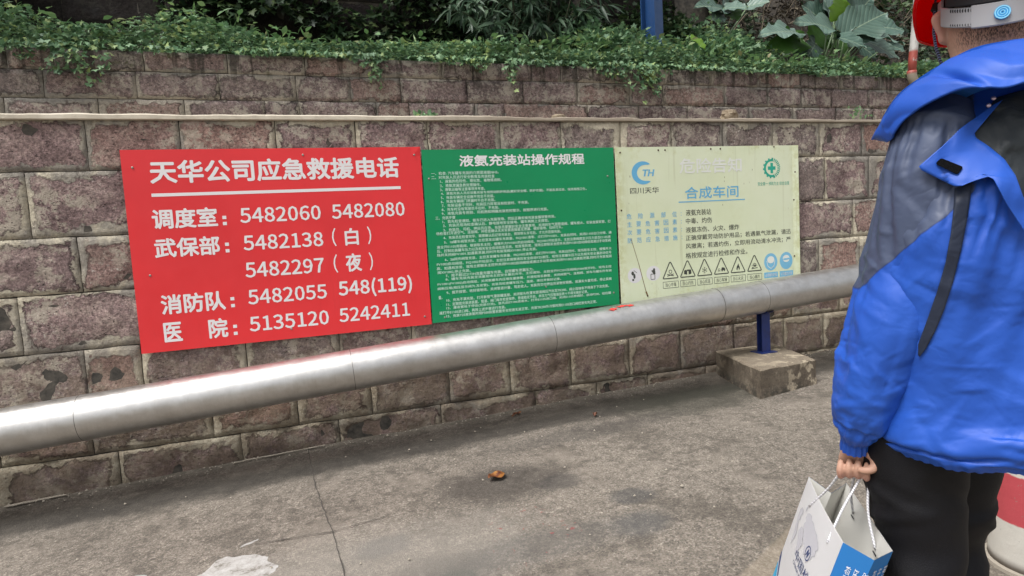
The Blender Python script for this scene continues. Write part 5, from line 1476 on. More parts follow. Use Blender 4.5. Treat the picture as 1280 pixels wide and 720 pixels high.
V[:, 2] += .006*vnoise(np.stack([s_*14, d_*14, V[:, 2]*0], 1))*(V[:, 2] < 1.05)
N = normals(V, nt)
ctr = np.stack([np.full(len(V), 0.)]*3, 1); cxy = np.array(Q(.05, 1.52, 0)); out = V-cxy; out[:, 2] = 0
if np.mean(np.sum(out*N, 1)) < 0: N = -N
z = V[:, 2]
amp = .010
soft = np.clip((1.60-z)/.08, 0, 1)[:, None]
V1 = folds(V, N, 21, 60, .0075, .06, .16, .016, .040, .65)
V1 = folds(V1, N, 22, 170, .0036, .02, .07, .006, .018, .5)
V1 = V + (V1-V)*soft
# long pulled folds: hanging diagonals from under the arm towards the hem
g = s_*.75 + z*1.0
fold = tri(g*5.2 + .5*vnoise(V*3.2))*np.clip(vnoise(V*2.6+7)+.1, 0, 1)*.004
V1 += N*fold[:, None]
# a drawn hem with small gathers
th = np.arctan2(d_-1.5, s_-.035)
V1 += N*(np.sin(th*58+2*vnoise(V*6))*.0022*np.clip((1.0-z)/.03, 0, 1))[:, None]
def seamed(o, V_):
    o.data.attributes.new("seamd", 'FLOAT', 'POINT').data.foreach_set("value", V_[:, 2]-((V_ @ np.array(RR))*SEAM_K+SEAM_C))
o = obj("jacket_body", V1, f, JM_, smooth=True); wear(o); seamed(o, V0)
fl = (V[:, 2] > 1.38).astype(float)
at = o.data.attributes.new("slate", 'FLOAT', 'POINT'); at.data.foreach_set("value", list(map(float, (s_ < .02)*fl)))
TORSO = (V1.copy(), list(f))

def sleeve(keys, name, seed, slate=True, n=112, nt=68, drape=True):
    keys = np.array(keys, float)
    t_ = keys[:, 0]; T_ = np.linspace(t_[0], t_[-1], n)
    K = interp(T_, keys)
    cen = QA(K[:, :3])
    rows = []
    P_ = [Vector(c) for c in cen]
    for i in range(n):
        tan = (P_[min(n-1, i+1)]-P_[max(0, i-1)]).normalized()
        A_ = VV - tan*VV.dot(tan); A_.normalize(); B_ = tan.cross(A_)
        r = K[i, 3]
        rows.append((P_[i], A_*r*1.04, B_*r, 1.0))
    V, f = loft(rows, nt, capb=False)
    V0 = V.copy()
    if drape:
        rc = [(c, A_*max(.15, 1-.020/max(.035, K[i, 3])), B_*max(.15, 1-.020/max(.035, K[i, 3])), 1.0) if T_[i] < .88 else (c, A_*.62, B_*.62, 1.0) for i, (c, A_, B_, _) in enumerate(rows)]
        Vc, fc = loft(rc[::2], 32)
        Ls = np.concatenate([[0], np.cumsum(np.linalg.norm(np.diff(cen, axis=0), axis=1))])
        th = np.tile(np.arange(nt)/nt*2*math.pi, n); L_ = np.repeat(Ls, nt); Rr = np.repeat(K[:, 3], nt)
        rest = np.stack([Rr*1.07*np.cos(th+L_*1.6), Rr*1.07*np.sin(th+L_*1.6), L_*1.13], 1)
        uu = np.repeat(T_, nt)
        V = clothsim(V, f, np.where(uu < .10, 1.0, np.where(uu > .925, 1.0, 0)), Vc, fc, rest)
    V = refine(V, nt); V0 = refine(V0, nt); cen2 = refine(np.repeat(cen, nt, 0), nt); nt = nt*2; f = gridfaces(len(V)//nt, nt)
    T_ = np.linspace(t_[0], t_[-1], len(V)//nt); K = interp(T_, keys)
    N = V - cen2; N /= np.linalg.norm(N, axis=1, keepdims=True)+1e-9
    u = np.repeat(T_, nt); R_ = np.repeat(K[:, 3], nt)
    w_ = np.clip((R_-.03)/.04, 0, 1)
    V1 = folds(V, N, int(seed)+40, 46, .0070, .05, .13, .014, .034, .45)
    V1 = folds(V1, N, int(seed)+41, 120, .0034, .02, .06, .006, .016, .4)
    V1 = V + (V1-V)*w_[:, None]
    sx = V @ np.array(RR)
    # diagonal drag folds and a blouse over the cuff
    ph = u*6.5 + sx*3.4 + .5*vnoise(V*4+seed)
    V1 += N*(tri(ph)*np.clip(vnoise(V*3+seed+5)+.1+.5*np.clip((u-.6)*4, 0, 1), 0, 1)*.0055*w_)[:, None]
    return V1, f, u, nt, K, V0
SKEYS = [(0, -.010, 1.47, 1.655, .042), (.07, -.030, 1.45, 1.615, .068), (.14, -.044, 1.43, 1.572, .079), (.22, -.053, 1.425, 1.512, .084), (.34, -.069, 1.43, 1.421, .085), (.45, -.088, 1.44, 1.335, .084), (.54, -.107, 1.46, 1.263, .085), (.66, -.137, 1.50, 1.165, .081), (.77, -.166, 1.555, 1.075, .072), (.83, -.181, 1.59, 1.018, .066), (.88, -.192, 1.62, .970, .057), (.915, -.2, 1.64, .935, .042), (.93, -.203, 1.645, .922, .0335), (.97, -.206, 1.652, .899, .031), (.985, -.207, 1.655, .888, .0315)]
KS = .865
def nearer(q, d2):       # slide a point of the arm forward along the line it is seen on, keeping its look
    k = d2/q[2]; return (q[0], q[1]*k, d2, 1.46-(1.46-q[3])*k, q[4]*k)
nd = {.54: 1.42, .66: 1.415, .77: 1.408, .83: 1.412, .88: 1.64*KS-.003, .915: 1.64*KS, .93: 1.645*KS, .97: 1.652*KS, .985: 1.655*KS}
SKEYS = [nearer(q, nd[q[0]]) if q[0] in nd else q for q in SKEYS]
V1, f, u, nts, K, V0 = sleeve(SKEYS, "sleeve", 3.0)
# gathers of the elastic cuff
thc = np.tile(np.arange(nts)/nts*2*math.pi, len(V1)//nts)
cenr = np.repeat(QA(K[:, :3]), nts, 0); Nn = V1-cenr; Nn /= np.linalg.norm(Nn, axis=1, keepdims=True)+1e-9
V1 += Nn*((np.sin(thc*15)*.0016)*np.clip((u-.915)/.02, 0, 1))[:, None]
V1 += Nn*((np.sin(thc*11+1)*.003)*np.exp(-((u-.895)/.022)**2))[:, None]
o = obj("sleeve", V1, f, JM_, smooth=True); wear(o); seamed(o, V0)
at = o.data.attributes.new("slate", 'FLOAT', 'POINT'); at.data.foreach_set("value", [1.0]*len(V1))
SLV = (V1.copy(), list(f))
# the other sleeve, mostly outside the picture
RK = [(0, .13, 1.60, 1.655, .042), (.1, .165, 1.63, 1.61, .07), (.22, .20, 1.665, 1.55, .083), (.4, .225, 1.70, 1.40, .082), (.6, .235, 1.74, 1.22, .078), (.8, .22, 1.80, 1.06, .066), (.9, .20, 1.83, .97, .05), (.94, .195, 1.84, .94, .034), (.985, .19, 1.85, .905, .031)]
V2, f2, _, _, _, V0 = sleeve(RK, "sleeve", 9.0, n=80, nt=56, drape=False)
o = obj("sleeve", V2, f2, JM_, smooth=True); wear(o); seamed(o, V0)
at = o.data.attributes.new("slate", 'FLOAT', 'POINT'); at.data.foreach_set("value", [1.0]*len(V2))

# surface of the jacket as seen from the back, for the panels sewn on it
allv = [Vector(q) for q in TORSO[0]] + [Vector(q) for q in SLV[0]]
allf = TORSO[1] + [[i+len(TORSO[0]) for i in q] for q in SLV[1]]
BVH = BVHTree.FromPolygons(allv, allf)
def onjacket(s, z, lift=.004, smooth=True):
    ds = []
    for a, b in ((0, 0), (.008, 0), (-.008, 0), (0, .008), (0, -.008)):
        h = BVH.ray_cast(Q(s+a, .8, z+b), VV, 1.2)
        if h[0] is not None: ds.append(h[0].dot(VV))
        if not smooth: break
    d = (min(ds)*.5 + sum(ds)/len(ds)*.5) if ds else 1.42
    return d - lift
def pip(x, y, P):
    c = False; j = len(P)-1
    for i in range(len(P)):
        if (P[i][1] > y) != (P[j][1] > y) and x < (P[j][0]-P[i][0])*(y-P[i][1])/(P[j][1]-P[i][1])+P[i][0]: c = not c
        j = i
    return c
def panel(name, left, right, n, m, mat, lift, thick=.0025, parent=None, waves=0.0, edge=.0):
    """strip between two polylines (s,z), laid on the jacket"""
    def res(P, k):
        P = [np.array(q, float) for q in P]; L = [0]
        for a, b in zip(P[:-1], P[1:]): L.append(L[-1]+np.linalg.norm(b-a))
        return [np.array([np.interp(t*L[-1], L, [q[0] for q in P]), np.interp(t*L[-1], L, [q[1] for q in P])]) for t in np.linspace(0, 1, k)]
    A_, B_ = res(left, n), res(right, n)
    D = np.zeros((n, m)); SZ = np.zeros((n, m, 2))
    for i in range(n):
        for j in range(m):
            q = A_[i]*(1-j/(m-1)) + B_[i]*(j/(m-1)); SZ[i, j] = q; D[i, j] = onjacket(q[0], q[1], 0)
    for _ in range(3):
        D[1:-1, :] = (D[:-2, :]+2*D[1:-1, :]+D[2:, :])/4; D[:, 1:-1] = (D[:, :-2]+2*D[:, 1:-1]+D[:, 2:])/4
    for i in range(n):
        for j in range(m):
            raw = onjacket(*SZ[i, j], 0, smooth=False); D[i, j] = min(D[i, j], raw)
    if callable(lift): LF = np.array([[lift(*SZ[i, j]) for j in range(m)] for i in range(n)])
    else: LF = np.full((n, m), lift)
    if waves: LF = LF + waves*np.clip(fbm(np.stack([SZ[..., 0].ravel()*28, SZ[..., 1].ravel()*28, SZ[..., 0].ravel()*0+4], 1), 2).reshape(n, m), 0, 1)
    v = []
    for s2 in (1, 0):
        for i in range(n):
            for j in range(m):
                v.append(Q(SZ[i, j, 0], D[i, j]-LF[i, j]-(thick if s2 else 0), SZ[i, j, 1]))
    f = []
    o_ = n*m
    for i in range(n-1):
        for j in range(m-1):
            q = [i*m+j, (i+1)*m+j, (i+1)*m+j+1, i*m+j+1]; f.append(q); f.append([k+o_ for k in q][::-1])
    loop = [j for j in range(m)] + [i*m+m-1 for i in range(1, n)] + [(n-1)*m+j for j in range(m-2, -1, -1)] + [i*m for i in range(n-2, 0, -1)]
    for k in range(len(loop)):
        a, b = loop[k], loop[(k+1) % len(loop)]; f.append([a, b, b+o_, a+o_])
    o = obj(name, [tuple(q) for q in v], f, mat, smooth=True)
    wear(o, parent)
    return o
def cloth(name, c1, c2, rough=.5, b=.3):
    M = Mat(name, rough, spec=.35); p = M.pos()
    M.color(M.mix(M.step(M.noise(p, 6, 3), .35, .7), c1, c2))
    M.bump(M.math('ADD', M.noise(p, 14, 3, .5, .8), M.math('MULTIPLY', M.noise(p, 500, 2), .02)), b, .012)
    return M.m
SLATE = cloth("slate_cloth", (.060, .078, .135), (.074, .096, .160))
CHAR = cloth("charcoal_cloth", (.018, .023, .027), (.027, .033, .037), .55, .6)
BLUE = cloth("blue_cloth", (.015, .078, .41), (.020, .095, .47), .5, .16)
STRIPE = cloth("slate_side_stripe", (.012, .018, .036), (.020, .028, .052), .5, .5)
VEL = Mat("black_velcro", .95, spec=.1, color=(.004, .004, .005)); VEL.bump(VEL.noise(VEL.pos(), 600, 3), .8, .003); VEL = VEL.m
# z tuned for the depth of the back surface
panel("side_stripe", [(-.008, 1.497), (-.010, 1.455), (-.013, 1.42), (-.021, 1.365), (-.033, 1.315), (-.048, 1.262), (-.062, 1.215), (-.0625, 1.193)],
      [(.018, 1.512), (.010, 1.44), (.002, 1.39), (-.009, 1.335), (-.022, 1.283), (-.035, 1.243), (-.050, 1.207), (-.060, 1.190)], 60, 7, STRIPE, .001, .001)
panel("back_panel", [(.017, 1.590), (.024, 1.578), (.043, 1.560), (.062, 1.535), (.075, 1.505), (.083, 1.47), (.088, 1.44)],
      [(.050, 1.655), (.10, 1.665), (.15, 1.65), (.17, 1.60), (.165, 1.55), (.15, 1.50), (.14, 1.45)], 44, 24, CHAR, .003, .002, waves=.010)
fl = panel("shoulder_flap", [(.045, 1.640), (.000, 1.602), (-.028, 1.571), (-.060, 1.541), (-.0565, 1.534), (-.008, 1.500), (.003, 1.500), (.022, 1.514), (.030, 1.518), (.045, 1.508), (.062, 1.466), (.090, 1.412)],
      [(.060, 1.648), (.041, 1.622), (.020, 1.592), (.022, 1.584), (.030, 1.576), (.043, 1.563), (.0615, 1.540), (.075, 1.512), (.085, 1.475), (.108, 1.428)], 90, 16, BLUE,
      lambda s, z: .007 + .010*max(0, min(1, (1.56-z)/.05))*(s > -.02) + .004, .0025)
vp = [(-.034, 1.546), (-.026, 1.5515), (.002, 1.530), (-.004, 1.518), ]
def rounded(P, r, k=4):
    out = []
    n = len(P)
    for i in range(n):
        p0, p1, p2 = np.array(P[i-1]), np.array(P[i]), np.array(P[(i+1) % n])
        a = p1+(p0-p1)/np.linalg.norm(p0-p1)*r; b = p1+(p2-p1)/np.linalg.norm(p2-p1)*r
        for q in range(k+1):
            t = q/k; out.append(tuple((1-t)**2*a+2*t*(1-t)*p1+t*t*b))
    return out
flv = [v_.co.copy() for v_ in fl.data.vertices]; flb = BVHTree.FromPolygons(flv, [list(q.vertices) for q in fl.data.polygons])
P = rounded([(-.036, 1.543), (-.0275, 1.5525), (.0045, 1.533), (-.004, 1.520)], .004)
v = []
for lay in (.0025, .0):
    for s_0, z_0 in P:
        h = flb.ray_cast(Q(s_0, .8, z_0), VV, 1.2); d0 = h[0].dot(VV) if h[0] is not None else 1.3
        v.append(tuple(Q(s_0, d0-lay-.0003, z_0)))
k = len(P); f = [list(range(k))] + [[i, i+k, (i+1) % k+k, (i+1) % k] for i in range(k)]
wear(obj("velcro_patch", v, f, VEL), fl)
# small press stud by the collar
v, f = lathe([(.004, 0), (.004, .0015), (.002, .0025)], 10)
STD = Mat("stud", .3, .8, color=(.6, .5, .62)).m
for s_0, z_0 in ((.047, 1.652), (.040, 1.640)):
    d0 = onjacket(s_0, z_0, .022)
    o = obj("press_stud", [tuple(Q(s_0+a, d0-c, z_0+b)) for a, b, c in v], f, STD, smooth=True); wear(o)

# ---- hood collar lying over the shoulders
lowr = [(-.128, 1.455, 1.604), (-.112, 1.40, 1.598), (-.084, 1.36, 1.632), (-.045, 1.335, 1.652), (-.005, 1.322, 1.664), (.030, 1.318, 1.660), (.060, 1.318, 1.655), (.10, 1.325, 1.664), (.155, 1.36, 1.66), (.205, 1.44, 1.64), (.235, 1.55, 1.615), (.225, 1.66, 1.60)]
uppr = [(-.140, 1.475, 1.620), (-.125, 1.46, 1.655), (-.098, 1.44, 1.690), (-.056, 1.425, 1.716), (-.020, 1.415, 1.732), (.016, 1.405, 1.744), (.050, 1.40, 1.746), (.092, 1.405, 1.744), (.14, 1.43, 1.735), (.175, 1.48, 1.72), (.195, 1.56, 1.69), (.19, 1.65, 1.66)]
nU, nV = 150, 30
tU = np.linspace(0, 1, nU)
kl = interp(tU, [(i/11,)+q for i, q in enumerate(lowr)]); ku = interp(tU, [(i/11,)+q for i, q in enumerate(uppr)])
G = np.zeros((nU, nV, 3))
for i in range(nU):
    for j in range(nV):
        w_ = j/(nV-1)
        q = kl[i]*(1-w_)+ku[i]*w_
        cdir = np.array([q[0]-.06, q[1]-1.53, 0]); cdir /= np.linalg.norm(cdir)+1e-9
        bul = .016*math.sin(math.pi*w_) 
        q = q + cdir*bul
        G[i, j] = q
Gw = QA(G.reshape(-1, 3))
Nn = np.cross(np.gradient(G, axis=0).reshape(-1, 3), np.gradient(G, axis=1).reshape(-1, 3)); Nn /= np.linalg.norm(Nn, axis=1, keepdims=True)
Nw = QA(Nn)
outw = QA((G.reshape(-1, 3)-np.array([.06, 1.53, 0]))*np.array([1, 1, 0]))
if np.mean(np.sum(Nw*outw, 1)) < 0: Nw = -Nw
tt = np.repeat(tU, nV); ww = np.tile(np.linspace(0, 1, nV), nU)
rip = crease(np.stack([tt*.75, ww*.1+tt*.1, tt*0], 1), np.tile([0, 0, 1.0], (len(tt), 1)), 5, .0030, 4, 10, 12)[:, 2] + tri(ww*1.1+tt*2.6+.4*vnoise(np.stack([tt*8, ww*2, tt*0], 1)))*.0035*(tt > .12)
# deep fold behind the neck
rip -= .020*np.exp(-(((tt-.36)*1.0-(.62-ww)*.16)/.022)**2)*np.exp(-((ww-.42)/.3)**2)
Gf = Gw + Nw*rip[:, None]
inner = Gf - Nw*.004
f = [[i*nV+j, (i+1)*nV+j, (i+1)*nV+j+1, i*nV+j+1] for i in range(nU-1) for j in range(nV-1)]
o_ = nU*nV
f += [[k+o_ for k in q][::-1] for q in f]
loop = [j for j in range(nV)] + [i*nV+nV-1 for i in range(1, nU)] + [(nU-1)*nV+j for j in range(nV-2, -1, -1)] + [i*nV for i in range(nU-2, 0, -1)]
for k in range(len(loop)):
    a, b = loop[k], loop[(k+1) % len(loop)]; f.append([a, b, b+o_, a+o_])
hood = obj("hood_collar", np.concatenate([Gf, inner]), f, BLUE, smooth=True); wear(hood)
# inside of the hood: slopes down from its rim to the neck
rows_ = []
IN = np.zeros((nU, 12, 3))
for i in range(nU):
    for j in range(12):
        w_ = j/11; q = ku[i]*(1-w_) + np.array([.06+(ku[i][0]-.06)*.50, 1.53+(ku[i][1]-1.53)*.50, 1.66])*w_
        q[2] -= .02*math.sin(math.pi*w_); IN[i, j] = q
LB = cloth("hood_lining", (.03, .17, .62), (.04, .20, .70))
V = QA(IN.reshape(-1, 3)); V[:, 2] += .0015
f = [[i*12+j, (i+1)*12+j, (i+1)*12+j+1, i*12+j+1] for i in range(nU-1) for j in range(11)]
wear(obj("hood_lining", V, f, LB, smooth=True), hood)
# drawcord and toggle at the front of the shoulder
CORD = Mat("black_cord", .6, color=(.006, .006, .007)).m
mb = MB()
mb.tube([Q(-.128, 1.47, 1.425), Q(-.140, 1.46, 1.40), Q(-.150, 1.46, 1.37), Q(-.145, 1.47, 1.35)], .004, 8)
mb.tube([Q(-.136, 1.465, 1.41), Q(-.146, 1.46, 1.395)], .010, 10)
wear(mb.build("drawcord", CORD, smooth=True))

# ---- body (one continuous surface): head, neck, trunk, arms with hands
SK = Mat("skin", .5, spec=.35)
p = SK.pos()
c = SK.ramp(SK.noise(p, 14, 5, .65), [(.3, (.42, .235, .165)), (.6, (.53, .315, .225)), (.8, (.58, .36, .27))])
zS = SK.sep(p)[2]
c = SK.mix(SK.step(zS, .93, .90, 0, .55), c, (.60, .29, .24))
sv = SK.n("VectorMath", 1, _operation='DOT_PRODUCT', i0=p, i1=tuple(VV)); ss = SK.n("VectorMath", 1, _operation='DOT_PRODUCT', i0=p, i1=tuple(RR))
# stubble at the nape
nape = SK.math('MULTIPLY', SK.math('MULTIPLY', SK.step(zS, 1.742, 1.775), SK.step(ss, -.020, .010)), SK.step(SK.noise(SK.map(p, (1, 1, .4)), 420, 3, .7), .40, .62))
c = SK.mix(SK.math('MULTIPLY', nape, .92), c, (.05, .035, .03))
earm = SK.math('MULTIPLY', SK.step(ss, -.022, -.034), SK.step(zS, 1.77, 1.79))
c = SK.mix(SK.math('MULTIPLY', earm, .4), c, (.60, .27, .22))
SK.color(c); SK.bump(SK.math('ADD', SK.noise(p, 120, 4), SK.noise(p, 500, 2)), .25, .0015)
SK.b.inputs["Subsurface Weight"].default_value = .06; SK.b.inputs["Subsurface Radius"].default_value = (.01, .004, .002)
HS, HD = .050, 1.515
HF = (VV*math.cos(.12) + RR*-math.sin(.12))        # where the face looks
HR = Vector((HF.y, -HF.x, 0))
def Hd(x, y, z): return Q(HS, HD, 0) + HR*x + HF*y + Vector((0, 0, z))
hk = [(1.60, 0, -.005, .075, .070), (1.66, 0, -.004, .068, .066), (1.72, 0, -.004, .066, .066), (1.755, 0, .002, .066, .072), (1.78, 0, .010, .070, .088), (1.81, 0, .014, .0735, .097), (1.84, 0, .014, .0755, .099), (1.88, 0, .012, .077, .100), (1.92, 0, .008, .076, .098), (1.955, 0, .004, .068, .086), (1.98, 0, 0, .052, .064), (1.995, 0, 0, .025, .03), (1.998, 0, 0, .004, .005)]
zs = np.concatenate([np.linspace(1.60, 1.95, 70), np.linspace(1.953, 1.998, 18)])
K = interp(zs, [(a, c_, d_, e_) for a, b_, c_, d_, e_ in hk])
rows = [(Hd(0, cy, z), HR*wx, HF*wy, 1.0) for z, (cy, wx, wy) in zip(zs, K)]
nh = 72
V, f = loft(rows, nh, capa=True, capb=True)
C0 = np.array(Q(HS, HD, 0)); loc_ = V-C0; hx = loc_ @ np.array(HR); hy = loc_ @ np.array(HF); hz = V[:, 2]
def bumpf(cx, cz, sx, sz, amp): return amp*np.exp(-((hx-cx)/sx)**2-((hz-cz)/sz)**2)*(hy > 0)
fd = bumpf(0, 1.835, .011, .014, .024) + bumpf(0, 1.853, .009, .016, .013) - bumpf(-.031, 1.868, .015, .011, .010) - bumpf(.031, 1.868, .015, .011, .010) + bumpf(0, 1.797, .022, .006, .006) + bumpf(0, 1.770, .02, .012, .006) + bumpf(-.03, 1.886, .02, .006, .004) + bumpf(.03, 1.886, .02, .006, .004)
V = V + np.array(HF)[None]*fd[:, None]
# neck pulls in under the skull behind the jaw
bv, bf = list(map(tuple, V)), list(f)
def addm(v, f):
    n = len(bv); bv.extend([tuple(q) for q in v]); bf.extend([[i+n for i in q] for q in f])
# ears
for sg in (-1, 1):
    od = (HR*sg*.90+HF*-.42).normalized(); td = Vector((od.y, -od.x, 0))
    rows = []
    ek = [(-.034, .002, .003), (-.031, .006, .006), (-.024, .009, .0075), (-.015, .010, .0065), (-.004, .0135, .0060), (.008, .0165, .0062), (.018, .0170, .0062), (.026, .0135, .0060), (.031, .008, .0055), (.034, .002, .003)]
    KE = interp(np.linspace(-.034, .034, 40), ek)
    for z_, (ex, th_) in zip(np.linspace(-.034, .034, 40), KE):
        c0 = Hd(sg*.0715, .004-.12*z_, 1.817+z_) + od*(ex*.75)
        rows.append((c0, od*ex, td*th_, .9))
    v, f = loft(rows, 24, capa=True, capb=True)
    addm(v, f)
def limb(pts, n=16):
    P_ = [Q(*q[:3]) for q in pts]; v, f = tube(P_, [q[3] for q in pts], n); addm(v, f)
def densify(pts, k=6):
    K = interp(np.linspace(0, len(pts)-1, (len(pts)-1)*k+1), [(i,)+tuple(q) for i, q in enumerate(pts)])
    return [tuple(q) for q in K]
# trunk
rows = []
for z, cs, cd, wa, wb in [(.99, -.03, 1.57, .10, .07), (1.03, -.01, 1.56, .12, .08), (1.15, .03, 1.54, .15, .10), (1.35, .055, 1.53, .17, .11), (1.50, .065, 1.53, .16, .10), (1.58, .06, 1.53, .11, .08), (1.64, .055, 1.52, .07, .07)]:
    rows.append((Q(cs, cd, z), Lx*wa, Fx*wb, 1.0))
v, f = loft(rows, 36, capa=True, capb=True); addm(v, f)
limb(densify([(.02, 1.50, 1.58, .05), (-.045, 1.43, 1.54, .055), (-.07, 1.43, 1.42, .05), (-.10, 1.42, 1.27, .042), (-.128, 1.415, 1.18, .038), (-.153, 1.445, 1.10, .034), (-.2*KS, 1.64*KS, 1.46-.525*KS, .019), (-.207*KS, 1.655*KS, 1.46-.565*KS, .018)], 4))
limb(densify([(.11, 1.58, 1.58, .05), (.19, 1.66, 1.54, .055), (.225, 1.70, 1.40, .05), (.235, 1.74, 1.22, .045), (.22, 1.80, 1.06, .038), (.195, 1.84, .93, .027), (.188, 1.855, .88, .024)], 4))
limb([(-.055, 1.53, 1.03, .06), (-.073, 1.50, .92, .062), (-.062, 1.475, .66, .055), (-.055, 1.48, .30, .045)], 20)
limb([(-.02, 1.61, 1.03, .055), (-.012, 1.655, .92, .055), (-.026, 1.645, .66, .055), (-.03, 1.66, .30, .045)], 20)
# left hand: a fist closed on the bag's cords, palm side towards the viewer
def hand(dx, dd, dz, mir=1, k=1.0):
    W_ = lambda s, d, z, r: (dx+s*mir*k, dd+d*k, dz+1.46-(1.46-z)*k, r*k)
    # palm slab
    rows = []
    for z, cs, cd, ws, wd in [(.900, -.207, 1.658, .018, .015), (.885, -.208, 1.664, .025, .018), (.872, -.209, 1.670, .032, .017), (.856, -.211, 1.676, .035, .015), (.844, -.212, 1.680, .034, .012)]:
        rows.append((Q(dx+cs*mir*k, dd+cd*k, dz+1.46-(1.46-z)*k), RR*ws*mir*k, VV*wd*k, .85))
    v, f = loft(rows, 24, capa=True, capb=True); addm(v, f)
    for i, (s0, L_, zz) in enumerate([(-.2405, .84, -.005), (-.2215, .97, .000), (-.2025, 1.0, .002), (-.1835, .93, -.001)]):
        pts = [W_(s0, 1.684, .850+zz, .0090), W_(s0+.001, 1.681, .836-.006*L_+zz, .0092), W_(s0+.002, 1.664, .824-.006*L_+zz, .0088), W_(s0+.003, 1.647, .828-.004*L_+zz, .0084), W_(s0+.003, 1.639, .841+zz, .0080), W_(s0+.004, 1.645, .854+zz, .0075), W_(s0+.004, 1.653, .859+zz, .006)]
        limb(densify(pts, 3), 12)
    pts = [W_(-.190, 1.660, .890, .013), W_(-.174, 1.652, .882, .0125), W_(-.163, 1.643, .872, .0115), W_(-.163, 1.634, .858, .0105), W_(-.174, 1.628, .850, .0098), W_(-.189, 1.627, .848, .0085), W_(-.196, 1.629, .848, .006)]
    limb(densify(pts, 3), 12)
hand(0, 0, 0, 1, KS)
hand(.188-.207, 1.855-1.655, 0, -1)
me = mesh("body", bv, bf)
tmp = bpy.data.objects.new("body_tmp", me); COL.objects.link(tmp)
md = tmp.modifiers.new("r", 'REMESH'); md.mode = 'VOXEL'; md.voxel_size = .0022; md.use_smooth_shade = True
sm = tmp.modifiers.new("s", 'SMOOTH'); sm.factor = .5; sm.iterations = 2
dg = bpy.context.evaluated_depsgraph_get()
me2 = bpy.data.meshes.new_from_object(tmp.evaluated_get(dg))
bpy.data.objects.remove(tmp)
me2.materials.clear(); me2.materials.append(SK.m); me2.name = "body"
body = link(bpy.data.objects.new("body", me2)); wear(body)

# hair: a cap over the skull, shorn at the nape
HR_ = Mat("black_hair", .6, color=(.006, .0055, .005)); HR_.bump(HR_.noise(HR_.map(HR_.pos(), (1, 1, .3)), 300, 3), .7, .003)
zs2 = np.linspace(1.838, 1.99, 30); K2 = interp(zs2, [(a, c_, d_, e_) for a, b_, c_, d_, e_ in hk])
rows = [(Hd(0, cy-.003, z), HR*(wx+.004), HF*(wy+.002), 1.0) for z, (cy, wx, wy) in zip(zs2, K2)]
V, f = loft(rows, 60, capb=True)
wear(obj("hair", V, f, HR_.m, smooth=True))
# simple eyes and brows (turned away from the picture)
EW = Mat("eye", .2, color=(.7, .68, .65)).m; EI = Mat("iris", .2, color=(.02, .012, .01)).m
for sg in (-1, 1):
    v, f = lathe([(.001, -.011), (.008, -.008), (.0115, 0), (.008, .008), (.001, .011)], 14)
    o = obj("eye", [tuple(Hd(sg*.031, .094, 1.868)+Vector(q)*.9) for q in v], f, EW, smooth=True); wear(o)
    v, f = lathe([(.001, 0), (.005, .0), (.005, .001)], 12)
    o2 = obj("iris", [tuple(Hd(sg*.031, .094+.0105, 1.868)+HR*a+Vector((0, 0, b))+HF*c) for a, b, c in v], f, EI); wear(o2, None)
LIPM = Mat("lip", .5, color=(.42, .15, .12)).m
v, f = tube([Hd(-.022, .103, 1.797), Hd(-.008, .112, 1.799), Hd(.008, .112, 1.799), Hd(.022, .103, 1.797)], [.002, .004, .004, .002], 8)
wear(obj("lips", v, f, LIPM, smooth=True))

# ---- safety helmet
REDM = Mat("red_helmet_plastic", .25, spec=.5, color=(.72, .012, .018))
_t = REDM.t.nodes.new("ShaderNodeBsdfTranslucent"); _t.inputs[0].default_value = (.80, .02, .02, 1)
_m = REDM.t.nodes.new("ShaderNodeMixShader"); _m.inputs[0].default_value = .72
REDM.t.links.new(REDM.b.outputs[0], _m.inputs[1]); REDM.t.links.new(_t.outputs[0], _m.inputs[2]); REDM.t.links.new(_m.outputs[0], REDM.t.nodes["Material Output"].inputs[0])
REDH = REDM.m
GREYH = Mat("grey_headband_plastic", .45, spec=.4, color=(.31, .31, .32)); GREYH.bump(GREYH.noise(GREYH.pos(), 60, 2), .05, .002); GREYH = GREYH.m
BLUH = Mat("blue_dial", .35, color=(.03, .30, .66)).m
BLKH = Mat("black_sweatband", .8, color=(.008, .008, .009)).m
helmet = bpy.data.objects.new("helmet", None); link(helmet); wear(helmet)
hz0 = 1.868
v = []; nH = 96
prof = [(1.0, 0.0), (1.015, .006), (1.0, .014), (.985, .03), (.955, .06), (.89, .09), (.77, .118), (.58, .138), (.33, .148), (.02, .151)]
for rr_, zz_ in prof:
    for k in range(nH):
        a = 2*math.pi*k/nH
        x, y = .126*math.sin(a), .150*math.cos(a)           # y forward
        brim = max(0, math.cos(a))**2.5*.05*(rr_ > .98)
        dip = (-.052*max(0, min(1, (y+.02)/.08)))*max(0, 1-zz_/.05)*(1 if True else 0) + .012*max(0, -math.cos(a))*max(0, 1-zz_/.05)
        v.append(tuple(Hd(x*rr_, y*rr_+brim+.012, hz0+zz_+dip)))
n0 = len(prof)
f = [[i*nH+k, i*nH+(k+1) % nH, (i+1)*nH+(k+1) % nH, (i+1)*nH+k] for i in range(n0-1) for k in range(nH)] + [[(n0-1)*nH+k for k in range(nH)]]
o_ = len(v)
cH = np.array(Hd(0, .012, hz0-.0))
vi = [tuple(cH+(np.array(q)-cH)*np.array([.965, .965, .975])) for q in v]
f += [[k+o_ for k in q][::-1] for q in f] + [[k, (k+1) % nH, (k+1) % nH+o_, k+o_] for k in range(nH)]
o = obj("shell", v+vi, f, REDH, helmet, smooth=True)
